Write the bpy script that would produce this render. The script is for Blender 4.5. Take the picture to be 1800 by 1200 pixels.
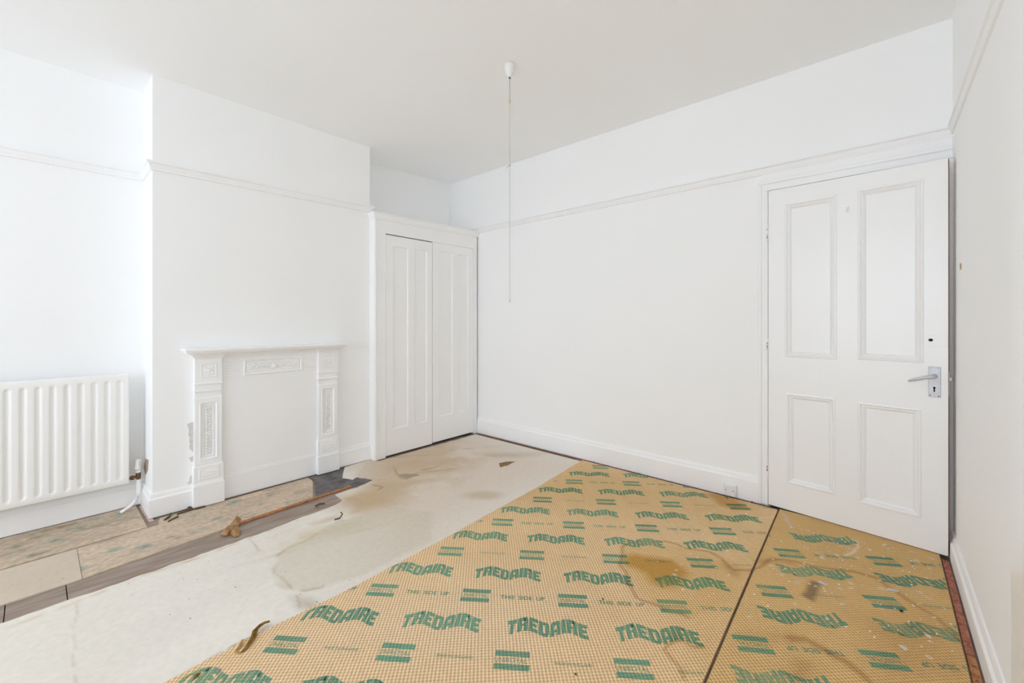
import bpy, bmesh, math, random
import numpy as np
from mathutils import Vector, Matrix

random.seed(7)
C = bpy.context.scene.collection
for o in list(bpy.data.objects):
    bpy.data.objects.remove(o)

# ------------------------------------------------------------------ camera
CAM_H = 1.165
YAW = math.atan(650 / 738)
cd = bpy.data.cameras.new('camera')
cam = bpy.data.objects.new('camera', cd)
C.objects.link(cam)
cam.location = (0, 0, CAM_H)
cam.rotation_euler = (math.pi / 2, 0, YAW)
cd.sensor_width = 36
cd.lens = 738 * 36 / 1800
cd.shift_y = -35 / 1800
cd.clip_start = 0.02
bpy.context.scene.camera = cam

# ------------------------------------------------------------------ world: even overcast daylight
w = bpy.data.worlds.new('overcast')
bpy.context.scene.world = w
w.use_nodes = True
bg = w.node_tree.nodes['Background']
bg.inputs[0].default_value = (0.868, 0.966, 1.10, 1)
bg.inputs[1].default_value = 9.0
# daylight openings: portals that guide the sky light through the bay window and the side window
def portal(name, loc, rot, sx, sy):
    l = bpy.data.lights.new(name, 'AREA')
    l.shape = 'RECTANGLE'; l.size = sx; l.size_y = sy
    l.cycles.is_portal = True
    o = bpy.data.objects.new(name, l); C.objects.link(o)
    o.location = loc; o.rotation_euler = rot
portal('window_light', (-1.6, -3.66, 1.525), (math.pi / 2, 0, 0), 2.4, 2.05)
cy = bpy.context.scene.cycles
cy.max_bounces = 24; cy.diffuse_bounces = 18; cy.glossy_bounces = 6
cy.use_adaptive_sampling = True; cy.adaptive_threshold = 0.02
cy.use_denoising = True
vs = bpy.context.scene.view_settings
vs.view_transform = 'Standard'
vs.look = 'None'
vs.gamma = 1
vs.use_curve_mapping = False
vs.exposure = -0.72
bpy.context.scene.display_settings.display_device = 'sRGB'

# ------------------------------------------------------------------ helpers
FX = (-math.sin(YAW), math.cos(YAW))
RX = (math.cos(YAW), math.sin(YAW))
def fp(px, py, z=0.0):
    """where a survey sight line of the room meets the level z"""
    a = (px - 900) / 738; b = -(py - 565) / 738
    t = (z - CAM_H) / b
    return (t * (FX[0] + a * RX[0]), t * (FX[1] + a * RX[1]))

def s2l(c):
    c = c / 255
    return c / 12.92 if c <= 0.04045 else ((c + 0.055) / 1.055) ** 2.4
def rgb(r, g, b):
    return (s2l(r), s2l(g), s2l(b))

def mesh_obj(name, bm, mat=None, parent=None, smooth=False):
    me = bpy.data.meshes.new(name)
    bm.normal_update()
    bm.to_mesh(me); bm.free()
    return link(name, me, mat, parent, smooth)
def link(name, me, mat=None, parent=None, smooth=False):
    if mat: me.materials.append(mat)
    if smooth:
        me.polygons.foreach_set('use_smooth', [True] * len(me.polygons))
    o = bpy.data.objects.new(name, me)
    C.objects.link(o)
    if parent: o.parent = parent
    return o
def struct(o):
    o['kind'] = 'structure'
    return o
def tag(o, label, cat, group=None, kind=None):
    o['label'] = label; o['category'] = cat
    if group: o['group'] = group
    if kind: o['kind'] = kind
    return o
def empty(name, loc, rz=0):
    o = bpy.data.objects.new(name, None); C.objects.link(o)
    o.location = loc; o.rotation_euler = (0, 0, rz)
    o.empty_display_size = 0.05
    return o
def box(bm, x0, x1, y0, y1, z0, z1, bev=0.0, seg=1):
    t = bmesh.new()
    bmesh.ops.create_cube(t, size=1)
    for v in t.verts:
        v.co = Vector((x0 + (v.co.x + .5) * (x1 - x0), y0 + (v.co.y + .5) * (y1 - y0), z0 + (v.co.z + .5) * (z1 - z0)))
    if bev:
        bmesh.ops.bevel(t, geom=list(t.edges), offset=bev, segments=seg, affect='EDGES', profile=0.5)
    me = bpy.data.meshes.new('t'); t.to_mesh(me); t.free()
    bm.from_mesh(me); bpy.data.meshes.remove(me)
def fbox(bm, s0, s1, o0, o1, z0, z1, bev=0.0):
    """box on a facade: s along, o outwards, z up (front looks to local -y)"""
    box(bm, s0, s1, -o1, -o0, z0, z1, bev)
def BM(): return bmesh.new()

def rect_loops(bm, rect, steps, cap=True):
    """concentric rectangular loops (inset, depth into surface) on a facade: mouldings and panels"""
    s0, s1, z0, z1 = rect
    prev = None
    for ins, dep in steps:
        cur = [bm.verts.new((s, dep, z)) for s, z in ((s0 + ins, z0 + ins), (s1 - ins, z0 + ins), (s1 - ins, z1 - ins), (s0 + ins, z1 - ins))]
        if prev:
            for i in range(4):
                bm.faces.new((prev[i], prev[(i + 1) % 4], cur[(i + 1) % 4], cur[i]))
        prev = cur
    if cap: bm.faces.new(prev)

def facade_plate(bm, outer, holes, thick, front=0.0):
    """plate with rectangular holes, front at y=front, built as welded cells"""
    ss = sorted({outer[0], outer[1]} | {h[0] for h in holes} | {h[1] for h in holes})
    zs = sorted({outer[2], outer[3]} | {h[2] for h in holes} | {h[3] for h in holes})
    vf = {}
    def v(i, j, k):
        key = (i, j, k)
        if key not in vf: vf[key] = bm.verts.new((ss[i], front + k * thick, zs[j]))
        return vf[key]
    def solid(i, j):
        if i < 0 or j < 0 or i >= len(ss) - 1 or j >= len(zs) - 1: return False
        cs = (ss[i] + ss[i + 1]) / 2; cz = (zs[j] + zs[j + 1]) / 2
        return not any(h[0] < cs < h[1] and h[2] < cz < h[3] for h in holes)
    for i in range(len(ss) - 1):
        for j in range(len(zs) - 1):
            if not solid(i, j): continue
            bm.faces.new((v(i, j, 0), v(i + 1, j, 0), v(i + 1, j + 1, 0), v(i, j + 1, 0)))
            bm.faces.new((v(i, j, 1), v(i, j + 1, 1), v(i + 1, j + 1, 1), v(i + 1, j, 1)))
            if not solid(i - 1, j): bm.faces.new((v(i, j, 0), v(i, j + 1, 0), v(i, j + 1, 1), v(i, j, 1)))
            if not solid(i + 1, j): bm.faces.new((v(i + 1, j, 0), v(i + 1, j, 1), v(i + 1, j + 1, 1), v(i + 1, j + 1, 0)))
            if not solid(i, j - 1): bm.faces.new((v(i, j, 0), v(i, j, 1), v(i + 1, j, 1), v(i + 1, j, 0)))
            if not solid(i, j + 1): bm.faces.new((v(i, j + 1, 0), v(i + 1, j + 1, 0), v(i + 1, j + 1, 1), v(i, j + 1, 1)))

def sweep(bm, path, prof):
    """moulding: path [(x,y,z)], room on the right-hand side of travel; prof [(out, dz)]"""
    n = len(path); rows = []
    for i in range(n):
        p = Vector(path[i][:2])
        ds = []
        if i > 0: ds.append((p - Vector(path[i - 1][:2])).normalized())
        if i < n - 1: ds.append((Vector(path[i + 1][:2]) - p).normalized())
        ns = [Vector((d.y, -d.x)) for d in ds]
        m = ns[0] if len(ns) == 1 else (ns[0] + ns[1]) / (1 + ns[0].dot(ns[1]))
        rows.append([bm.verts.new((p.x + m.x * o, p.y + m.y * o, path[i][2] + dz)) for o, dz in prof])
    k = len(prof)
    for i in range(n - 1):
        for j in range(k - 1):
            bm.faces.new((rows[i][j], rows[i][j + 1], rows[i + 1][j + 1], rows[i + 1][j]))
        bm.faces.new((rows[i][k - 1], rows[i][0], rows[i + 1][0], rows[i + 1][k - 1]))
    bm.faces.new(rows[0]); bm.faces.new(list(reversed(rows[-1])))
    bmesh.ops.recalc_face_normals(bm, faces=list(bm.faces))

def tube(bm, pts, r, n=10, cap=True):
    pts = [Vector(p) for p in pts]; rings = []
    rr = r if isinstance(r, (list, tuple)) else [r] * len(pts)
    for i, p in enumerate(pts):
        d = (pts[min(i + 1, len(pts) - 1)] - pts[max(i - 1, 0)]).normalized()
        a = Vector((0, 0, 1)) if abs(d.z) < 0.9 else Vector((1, 0, 0))
        u = d.cross(a).normalized(); v = d.cross(u).normalized()
        rings.append([bm.verts.new(p + rr[i] * (math.cos(2 * math.pi * k / n) * u + math.sin(2 * math.pi * k / n) * v)) for k in range(n)])
    for a, b in zip(rings, rings[1:]):
        for k in range(n):
            bm.faces.new((a[k], a[(k + 1) % n], b[(k + 1) % n], b[k]))
    if cap:
        bm.faces.new(list(reversed(rings[0]))); bm.faces.new(rings[-1])
def lathe(bm, prof, n=24, c=(0, 0, 0)):
    rings = []
    for r, z in prof:
        rings.append([bm.verts.new((c[0] + r * math.cos(2 * math.pi * k / n), c[1] + r * math.sin(2 * math.pi * k / n), c[2] + z)) for k in range(n)])
    for a, b in zip(rings, rings[1:]):
        for k in range(n):
            bm.faces.new((a[k], a[(k + 1) % n], b[(k + 1) % n], b[k]))
    bm.faces.new(rings[0]); bm.faces.new(rings[-1])
    bmesh.ops.recalc_face_normals(bm, faces=list(bm.faces))
def blob(bm, c, r, sub=1):
    bmesh.ops.create_icosphere(bm, subdivisions=sub, radius=1, matrix=Matrix.Translation(c) @ Matrix.Diagonal((r[0], r[1], r[2], 1)))
def arc(c, r, a0, a1, n, plane):
    return [tuple(c[k] + r * (math.cos(a0 + (a1 - a0) * i / n) * plane[0][k] + math.sin(a0 + (a1 - a0) * i / n) * plane[1][k]) for k in range(3)) for i in range(n + 1)]

# ------------------------------------------------------------------ materials
def mat(name, col, rough=0.6, spec=0.5, noise=0.0, nscale=8.0, bump=0.0, bscale=60.0, metal=0.0, tint=None, coat=0.0):
    m = bpy.data.materials.new(name); m.use_nodes = True
    nt = m.node_tree; b = nt.nodes['Principled BSDF']
    b.inputs['Roughness'].default_value = rough
    b.inputs['Specular IOR Level'].default_value = spec
    b.inputs['Metallic'].default_value = metal
    b.inputs['Coat Weight'].default_value = coat
    b.inputs['Base Color'].default_value = (*col, 1)
    geo = nt.nodes.new('ShaderNodeNewGeometry')
    if noise:
        tx = nt.nodes.new('ShaderNodeTexNoise'); tx.inputs['Scale'].default_value = nscale; tx.inputs['Detail'].default_value = 5
        nt.links.new(geo.outputs['Position'], tx.inputs['Vector'])
        rp = nt.nodes.new('ShaderNodeMix'); rp.data_type = 'RGBA'
        c2 = tint if tint else tuple(max(0, x * (1 - noise)) for x in col)
        rp.inputs['A'].default_value = (*col, 1); rp.inputs['B'].default_value = (*c2, 1)
        mr = nt.nodes.new('ShaderNodeMapRange'); mr.inputs['From Min'].default_value = 0.35; mr.inputs['From Max'].default_value = 0.7
        nt.links.new(tx.outputs['Fac'], mr.inputs['Value']); nt.links.new(mr.outputs['Result'], rp.inputs['Factor'])
        nt.links.new(rp.outputs['Result'], b.inputs['Base Color'])
    if bump:
        t2 = nt.nodes.new('ShaderNodeTexNoise'); t2.inputs['Scale'].default_value = bscale; t2.inputs['Detail'].default_value = 3
        nt.links.new(geo.outputs['Position'], t2.inputs['Vector'])
        bp = nt.nodes.new('ShaderNodeBump'); bp.inputs['Strength'].default_value = bump; bp.inputs['Distance'].default_value = 0.004
        nt.links.new(t2.outputs['Fac'], bp.inputs['Height']); nt.links.new(bp.outputs['Normal'], b.inputs['Normal'])
    return m
M_wall = mat('wall_paint', (0.947, 0.953, 0.958), 0.75, 0.3, noise=0.015, nscale=2.5, bump=0.12, bscale=14)
M_ceil = mat('ceiling_paint', (0.951, 0.956, 0.959), 0.85, 0.2, noise=0.02, nscale=1.6, bump=0.1, bscale=10)
M_gloss = mat('white_gloss_paint', (0.935, 0.937, 0.94), 0.28, 0.5, noise=0.01, nscale=5, bump=0.05, bscale=30)
M_satin = mat('white_satin_paint', (0.942, 0.944, 0.946), 0.45, 0.4, noise=0.015, nscale=5, bump=0.08, bscale=40)
M_rad = mat('radiator_enamel', (0.91, 0.905, 0.89), 0.3, 0.5, noise=0.01, nscale=4)
M_plastic = mat('white_plastic', (0.85, 0.85, 0.83), 0.35, 0.5)
M_metal = mat('satin_aluminium', (0.62, 0.63, 0.66), 0.45, 0.5, metal=0.55, noise=0.15, nscale=60)
M_dark = mat('shade_black', (0.02, 0.018, 0.016), 0.9, 0.1)  # near-black colour standing in for shade in holes and the cupboard
M_rust = mat('rusty_brass', rgb(120, 88, 60), 0.6, 0.4, noise=0.5, nscale=80)
M_plaster = mat('bare_plaster', rgb(222, 218, 212), 0.95, 0.1, noise=0.12, nscale=60)
M_flake = mat('white_flake', (0.84, 0.83, 0.81), 0.9, 0.1)
M_rawwood = mat('raw_wood', rgb(140, 100, 78), 0.8, 0.2, noise=0.3, nscale=40)
M_pinkrod = mat('pink_batten_wood', rgb(190, 130, 112), 0.85, 0.15, noise=0.35, nscale=35, tint=rgb(150, 92, 74))
M_tanrod = mat('tan_batten_wood', rgb(196, 140, 98), 0.85, 0.15, noise=0.3, nscale=35, tint=rgb(150, 100, 66))
M_paper = mat('brown_paper', rgb(222, 182, 134), 0.9, 0.1, noise=0.25, nscale=40)
M_slate = mat('slate', rgb(122, 118, 120), 0.8, 0.3, noise=0.5, nscale=14, tint=rgb(88, 82, 82), bump=0.3, bscale=60)
M_splint = mat('dark_splinter', rgb(112, 98, 78), 0.9, 0.1, noise=0.5, nscale=60)
M_sponge = mat('old_sponge', rgb(150, 116, 58), 0.95, 0.1, noise=0.45, nscale=70, tint=rgb(92, 66, 28), bump=0.5, bscale=200)
M_hall = mat('hall_paint', (0.7, 0.68, 0.65), 0.8, 0.2)

def wood_mat(name, c1, c2, c3):
    m = bpy.data.materials.new(name); m.use_nodes = True
    nt = m.node_tree; b = nt.nodes['Principled BSDF']; b.inputs['Roughness'].default_value = 0.85; b.inputs['Specular IOR Level'].default_value = 0.2
    g = nt.nodes.new('ShaderNodeNewGeometry')
    mp = nt.nodes.new('ShaderNodeMapping'); mp.inputs['Scale'].default_value = (22, 3.0, 10)
    nt.links.new(g.outputs['Position'], mp.inputs['Vector'])
    n = nt.nodes.new('ShaderNodeTexNoise'); n.inputs['Scale'].default_value = 1.6; n.inputs['Detail'].default_value = 6
    nt.links.new(mp.outputs['Vector'], n.inputs['Vector'])
    r = nt.nodes.new('ShaderNodeValToRGB')
    r.color_ramp.elements[0].position = 0.3; r.color_ramp.elements[0].color = (*c1, 1)
    r.color_ramp.elements[1].position = 0.72; r.color_ramp.elements[1].color = (*c3, 1)
    e = r.color_ramp.elements.new(0.5); e.color = (*c2, 1)
    nt.links.new(n.outputs['Fac'], r.inputs['Fac']); nt.links.new(r.outputs['Color'], b.inputs['Base Color'])
    return m
M_board = wood_mat('old_floorboard', rgb(142, 124, 112), rgb(158, 142, 130), rgb(172, 158, 146))

def lino_mat(name, speck=1.0, lo=0.955, hi=1.03):
    """colour from the 'Col' attribute (stains, wear, faded pattern) with fine mottling and dark grit"""
    m = bpy.data.materials.new(name); m.use_nodes = True
    nt = m.node_tree; b = nt.nodes['Principled BSDF']; b.inputs['Roughness'].default_value = 0.7; b.inputs['Specular IOR Level'].default_value = 0.3
    g = nt.nodes.new('ShaderNodeNewGeometry')
    at = nt.nodes.new('ShaderNodeAttribute'); at.attribute_name = 'Col'
    n = nt.nodes.new('ShaderNodeTexNoise'); n.inputs['Scale'].default_value = 38; n.inputs['Detail'].default_value = 8
    nt.links.new(g.outputs['Position'], n.inputs['Vector'])
    mr = nt.nodes.new('ShaderNodeMapRange'); mr.inputs['From Min'].default_value = 0.3; mr.inputs['From Max'].default_value = 0.7
    mr.inputs['To Min'].default_value = lo; mr.inputs['To Max'].default_value = hi
    nt.links.new(n.outputs['Fac'], mr.inputs['Value'])
    v = nt.nodes.new('ShaderNodeTexVoronoi'); v.inputs['Scale'].default_value = 22
    nt.links.new(g.outputs['Position'], v.inputs['Vector'])
    n2 = nt.nodes.new('ShaderNodeTexNoise'); n2.inputs['Scale'].default_value = 1.7
    nt.links.new(g.outputs['Position'], n2.inputs['Vector'])
    th = nt.nodes.new('ShaderNodeMapRange'); th.inputs['From Min'].default_value = 0.35; th.inputs['From Max'].default_value = 0.75
    th.inputs['To Min'].default_value = 0.0; th.inputs['To Max'].default_value = 0.11 * speck
    nt.links.new(n2.outputs['Fac'], th.inputs['Value'])
    lt = nt.nodes.new('ShaderNodeMath'); lt.operation = 'LESS_THAN'
    nt.links.new(v.outputs['Distance'], lt.inputs[0]); nt.links.new(th.outputs['Result'], lt.inputs[1])
    mul = nt.nodes.new('ShaderNodeVectorMath'); mul.operation = 'SCALE'
    nt.links.new(at.outputs['Color'], mul.inputs[0]); nt.links.new(mr.outputs['Result'], mul.inputs['Scale'])
    mx = nt.nodes.new('ShaderNodeMix'); mx.data_type = 'RGBA'
    nt.links.new(mul.outputs['Vector'], mx.inputs['A']); mx.inputs['B'].default_value = (*rgb(120, 105, 85), 1)
    nt.links.new(lt.outputs[0], mx.inputs['Factor'])
    nt.links.new(mx.outputs['Result'], b.inputs['Base Color'])
    bp = nt.nodes.new('ShaderNodeBump'); bp.inputs['Strength'].default_value = 0.05; bp.inputs['Distance'].default_value = 0.002
    nt.links.new(n.outputs['Fac'], bp.inputs['Height']); nt.links.new(bp.outputs['Normal'], b.inputs['Normal'])
    return m
M_lino = lino_mat('worn_lino')
M_strip = lino_mat('faded_lino', 0.5, 0.80, 1.12)

def waffle_mat(name, lo, hi, wear=None):
    """sponge underlay: diagonal grid of dimples; base colour from 'Col'"""
    m = bpy.data.materials.new(name); m.use_nodes = True
    nt = m.node_tree; b = nt.nodes['Principled BSDF']; b.inputs['Roughness'].default_value = 0.9; b.inputs['Specular IOR Level'].default_value = 0.15
    g = nt.nodes.new('ShaderNodeNewGeometry')
    mp = nt.nodes.new('ShaderNodeMapping'); k = 2 * math.pi / 0.0125
    mp.inputs['Rotation'].default_value = (0, 0, math.radians(45)); mp.inputs['Scale'].default_value = (k, k, 0)
    nt.links.new(g.outputs['Position'], mp.inputs['Vector'])
    sx = nt.nodes.new('ShaderNodeSeparateXYZ'); nt.links.new(mp.outputs['Vector'], sx.inputs[0])
    def mth(op, a, bb=None):
        n = nt.nodes.new('ShaderNodeMath'); n.operation = op
        if hasattr(a, 'is_linked'): nt.links.new(a, n.inputs[0])
        else: n.inputs[0].default_value = a
        if bb is not None:
            if hasattr(bb, 'is_linked'): nt.links.new(bb, n.inputs[1])
            else: n.inputs[1].default_value = bb
        return n.outputs[0]
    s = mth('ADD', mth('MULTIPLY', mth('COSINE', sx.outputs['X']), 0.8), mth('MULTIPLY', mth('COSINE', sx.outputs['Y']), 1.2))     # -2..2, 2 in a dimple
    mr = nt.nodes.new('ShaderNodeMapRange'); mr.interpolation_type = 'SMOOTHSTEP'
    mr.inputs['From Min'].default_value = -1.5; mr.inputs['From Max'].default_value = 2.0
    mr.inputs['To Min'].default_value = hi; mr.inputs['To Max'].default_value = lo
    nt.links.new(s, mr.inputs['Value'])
    at = nt.nodes.new('ShaderNodeAttribute'); at.attribute_name = 'Col'
    n = nt.nodes.new('ShaderNodeTexNoise'); n.inputs['Scale'].default_value = 120; n.inputs['Detail'].default_value = 3
    nt.links.new(g.outputs['Position'], n.inputs['Vector'])
    mr2 = nt.nodes.new('ShaderNodeMapRange'); mr2.inputs['From Min'].default_value = 0.3; mr2.inputs['From Max'].default_value = 0.7
    mr2.inputs['To Min'].default_value = 0.92; mr2.inputs['To Max'].default_value = 1.06
    nt.links.new(n.outputs['Fac'], mr2.inputs['Value'])
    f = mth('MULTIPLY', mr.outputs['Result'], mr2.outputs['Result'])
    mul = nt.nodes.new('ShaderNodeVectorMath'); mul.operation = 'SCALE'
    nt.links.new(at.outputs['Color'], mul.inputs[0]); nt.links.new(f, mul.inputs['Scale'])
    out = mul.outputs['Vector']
    if wear:
        # worn print: ink missing on the ridges between the dimples
        mx = nt.nodes.new('ShaderNodeMix'); mx.data_type = 'RGBA'
        mw = nt.nodes.new('ShaderNodeMapRange'); mw.inputs['From Min'].default_value = -0.6; mw.inputs['From Max'].default_value = -1.9
        mw.inputs['To Min'].default_value = 0.0; mw.inputs['To Max'].default_value = 0.75
        nt.links.new(s, mw.inputs['Value'])
        nt.links.new(mw.outputs['Result'], mx.inputs['Factor'])
        nt.links.new(out, mx.inputs['A']); mx.inputs['B'].default_value = (*wear, 1)
        out = mx.outputs['Result']
    nt.links.new(out, b.inputs['Base Color'])
    bp = nt.nodes.new('ShaderNodeBump'); bp.inputs['Strength'].default_value = 0.5; bp.inputs['Distance'].default_value = 0.002
    nt.links.new(mth('MULTIPLY', s, -0.5), bp.inputs['Height']); nt.links.new(bp.outputs['Normal'], b.inputs['Normal'])
    return m
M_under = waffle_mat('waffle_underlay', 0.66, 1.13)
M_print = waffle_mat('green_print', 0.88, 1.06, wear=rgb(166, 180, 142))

# ------------------------------------------------------------------ painted fields (stains with a shape of their own)
rng = np.random.RandomState(3)
_N = rng.rand(64, 64)
def vnoise(x, y, s):
    x = x * s; y = y * s
    i = np.floor(x).astype(int); j = np.floor(y).astype(int)
    fx = x - i; fy = y - j
    fx = fx * fx * (3 - 2 * fx); fy = fy * fy * (3 - 2 * fy)
    g = lambda a, b: _N[a % 64, b % 64]
    return (g(i, j) * (1 - fx) + g(i + 1, j) * fx) * (1 - fy) + (g(i, j + 1) * (1 - fx) + g(i + 1, j + 1) * fx) * fy
def fbm(x, y, s):
    return (vnoise(x, y, s) + 0.5 * vnoise(x + 3.1, y + 7.7, s * 2.1) + 0.25 * vnoise(x + 9, y + 1, s * 4.3)) / 1.75
def seg_dist(x, y, pts):
    d = np.full(x.shape, 1e9)
    for (ax, ay), (bx, by) in zip(pts, pts[1:]):
        vx, vy = bx - ax, by - ay
        t = np.clip(((x - ax) * vx + (y - ay) * vy) / (vx * vx + vy * vy + 1e-12), 0, 1)
        d = np.minimum(d, np.hypot(x - ax - t * vx, y - ay - t * vy))
    return d
def inside(x, y, pts):
    r = np.zeros(x.shape, bool); n = len(pts)
    for i in range(n):
        (ax, ay), (bx, by) = pts[i], pts[(i + 1) % n]
        c = ((ay > y) != (by > y)) & (x < (bx - ax) * (y - ay) / (by - ay + 1e-12) + ax)
        r ^= c
    return r
def apply(col, x, y, strokes):
    wx = x + 0.03 * (fbm(x, y, 9) - 0.5); wy = y + 0.03 * (fbm(x + 5, y, 9) - 0.5)
    for st in strokes:
        kind, pts, c, k, soft = st[:5]
        if kind == 'line':
            a = np.exp(-(seg_dist(wx, wy, pts) / soft) ** 2)
        elif kind == 'poly':
            d = seg_dist(wx, wy, pts + [pts[0]])
            d = np.where(inside(wx, wy, pts), d, -d)
            a = np.clip(d / soft + 0.5, 0, 1)
        elif kind == 'ell':
            (cx, cy), (rx, ry), ang = pts
            ca, sa = math.cos(ang), math.sin(ang)
            u = ((wx - cx) * ca + (wy - cy) * sa) / rx; v = (-(wx - cx) * sa + (wy - cy) * ca) / ry
            a = np.clip((1 - np.hypot(u, v)) / soft, 0, 1)
        a = a * k
        if len(st) > 5: a = a * np.clip((fbm(x + 2, y + 4, st[5]) - 0.3) / 0.35, 0, 1)
        col[:] = col * (1 - a[:, None]) + np.array(c)[None, :] * a[:, None]
    return col
def set_col(me, col):
    at = me.color_attributes.new('Col', 'FLOAT_COLOR', 'POINT')
    buf = np.ones((len(me.vertices), 4), np.float32); buf[:, :3] = col
    at.data.foreach_set('color', buf.ravel())

def sheet(name, ys, xl, xr, nx, z0, z1, colour, m, parent=None, kill=None):
    """floor sheet between two edges given per y; real thickness"""
    ny = len(ys)
    T = np.linspace(0, 1, nx)
    X = xl[:, None] * (1 - T)[None, :] + xr[:, None] * T[None, :]
    Y = np.repeat(ys[:, None], nx, 1)
    x = X.ravel(); y = Y.ravel()
    top = np.stack([x, y, np.full_like(x, z1)], 1)
    idx = np.arange(ny * nx).reshape(ny, nx)
    faces = np.stack([idx[:-1, :-1], idx[:-1, 1:], idx[1:, 1:], idx[1:, :-1]], -1).reshape(-1, 4).tolist()
    rim = list(idx[0, :]) + list(idx[1:, -1]) + list(idx[-1, -2::-1]) + list(idx[-2:0:-1, 0])
    bot = top[rim].copy(); bot[:, 2] = z0
    n0 = len(top)
    for i in range(len(rim)):
        j = (i + 1) % len(rim)
        faces.append([int(rim[i]), n0 + i, n0 + j, int(rim[j])])
    V = np.concatenate([top, bot])
    me = bpy.data.meshes.new(name)
    me.from_pydata(V.tolist(), [], faces)
    col = colour(V[:, 0].copy(), V[:, 1].copy())
    set_col(me, col)
    me.update()
    return link(name, me, m, parent)

# ------------------------------------------------------------------ room dimensions
XA, XB, XA2, XR = -3.57, -3.258, -3.645, 0.27
YB, YF = 3.075, -3.6
YC0, YC1 = 0.461, 1.874
ZT = 2.76
def sm(t):
    t = min(1, max(0, t)); return t * t * (3 - 2 * t)
def zc(x, y):
    return 2.704 - 0.068 * sm((-x - 0.3) / 2.9) * (1 - sm((y - 1.6) / 1.4))

# floor (sub-floor) with its boards
bm = BM(); box(bm, -3.95, 0.45, YF - 0.15, 4.3, -0.12, -0.03)
floor = struct(mesh_obj('floor', bm, M_splint))
xb = -2.748 - 0.187 * 5
i = 0
while xb < 0.28:
    x0, x1 = max(xb, XA2), min(xb + 0.185, XR)
    cuts = [YF, -0.082, 0.09, YB] if abs(xb + 2.748) < 0.01 else [YF, random.uniform(0.2, 2.4), YB]
    for a, b_ in zip(cuts, cuts[1:]):
        bm = BM(); box(bm, x0, x1, a + 0.0015, b_ - 0.0015, -0.03, -0.006, 0.0012)
        mesh_obj('floorboard', bm, M_board, floor)
    xb += 0.187

# walls
def wall_box(name, *a, m=M_wall):
    bm = BM(); box(bm, *a)
    return struct(mesh_obj(name, bm, m))
wall_left = wall_box('wall_left', XA - 0.2, XA, YF - 0.15, YC0, -0.03, ZT)
wall_chim = wall_box('wall_chimney', -3.95, XB, YC0, YC1, -0.03, ZT)
wall_alc = wall_box('wall_alcove', XA2 - 0.2, XA2, YC1, YB + 0.12, -0.03, ZT)
wall_right = wall_box('wall_right', XR, XR + 0.15, YF - 0.15, 4.3, -0.03, ZT)
DX0, DX1, DZ = -0.54, 0.232, 1.992
bm = BM()
facade_plate(bm, (XA2, XR, -0.03, ZT), [(DX0, DX1, -0.03, DZ)], 0.12)
wall_back = struct(mesh_obj('wall_back', bm, M_wall)); wall_back.location = (0, YB, 0)
# landing beyond the door
bm = BM(); box(bm, -1.2, XR, 4.2, 4.3, -0.03, ZT); box(bm, -1.3, -1.2, YB + 0.12, 4.3, -0.03, ZT); box(bm, -1.3, XR, YB + 0.12, 4.3, 2.5, 2.6)
struct(mesh_obj('wall_landing', bm, M_hall))
ll = bpy.data.lights.new('door_gap_fill', 'POINT'); ll.energy = 6; ll.shadow_soft_size = 0.15  # unseen fill light, added to brighten the gap beside the door
lo_ = bpy.data.objects.new('door_gap_fill', ll); C.objects.link(lo_); lo_.location = (-0.3, 3.8, 2.2)
# front wall with the bay window opening behind the camera
WX0, WX1, WZ0, WZ1 = -2.8, -0.4, 0.5, 2.55
bm = BM()
facade_plate(bm, (XA - 0.2, XR + 0.15, -0.03, ZT), [(WX0, WX1, WZ0, WZ1)], 0.15)
wf = struct(mesh_obj('wall_front', bm, M_wall)); wf.location = (0, YF - 0.15, 0)
bm = BM()
for x in (WX0, -2.03, -1.23, WX1 - 0.06):
    box(bm, x, x + 0.06, YF - 0.11, YF - 0.05, WZ0, WZ1, 0.004)
for z in (WZ0, 1.95, WZ1 - 0.06):
    box(bm, WX0, WX1, YF - 0.105, YF - 0.055, z, z + 0.06, 0.004)
win = struct(mesh_obj('window_1', bm, M_gloss))
bm = BM(); box(bm, WX0 - 0.05, WX1 + 0.05, YF - 0.05, YF + 0.06, WZ0 - 0.03, WZ0, 0.005)
mesh_obj('window_sill', bm, M_gloss, win)

# ceiling: lath and plaster, sagging a little towards the chimney
nx, ny = 40, 44
bm = BM(); gv = []
for i in range(nx + 1):
    row = []
    for j in range(ny + 1):
        x = -3.9 + (XR + 0.1 + 3.9) * i / nx; y = (YF - 0.12) + (YB + 0.1 - YF + 0.12) * j / ny
        row.append(bm.verts.new((x, y, zc(x, y))))
    gv.append(row)
for i in range(nx):
    for j in range(ny):
        bm.faces.new((gv[i][j], gv[i][j + 1], gv[i + 1][j + 1], gv[i + 1][j]))
ceiling = struct(mesh_obj('ceiling', bm, M_ceil, smooth=True))

# picture rails and skirtings
RAIL = [(0, 0), (0.016, 0.0), (0.030, -0.004), (0.031, -0.014), (0.020, -0.020), (0.016, -0.034), (0.010, -0.046), (0.012, -0.054), (0, -0.056)]
def trim(name, path, prof, m=M_satin):
    bm = BM(); sweep(bm, path, prof)
    return struct(mesh_obj(name, bm, m))
trim('trim_1', [(XA, YF, 2.09), (XA, YC0, 2.121), (XB, YC0, 2.121), (XB, YC1, 2.144), (XB - 0.10, YC1, 2.144)], RAIL)
trim('trim_2', [(XA2, YB, 2.148), (XR, YB, 2.156)], RAIL)
trim('trim_3', [(XR, YB, 2.156), (XR, 1.61, 2.15)], [(a * 0.7, b_ * 0.8) for a, b_ in RAIL])
def SK(h):
    return [(0, h), (0.006, h), (0.010, h - 0.010), (0.012, h - 0.024), (0.019, h - 0.032), (0.020, h - 0.036), (0.020, 0.004), (0, 0.004)]
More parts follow.
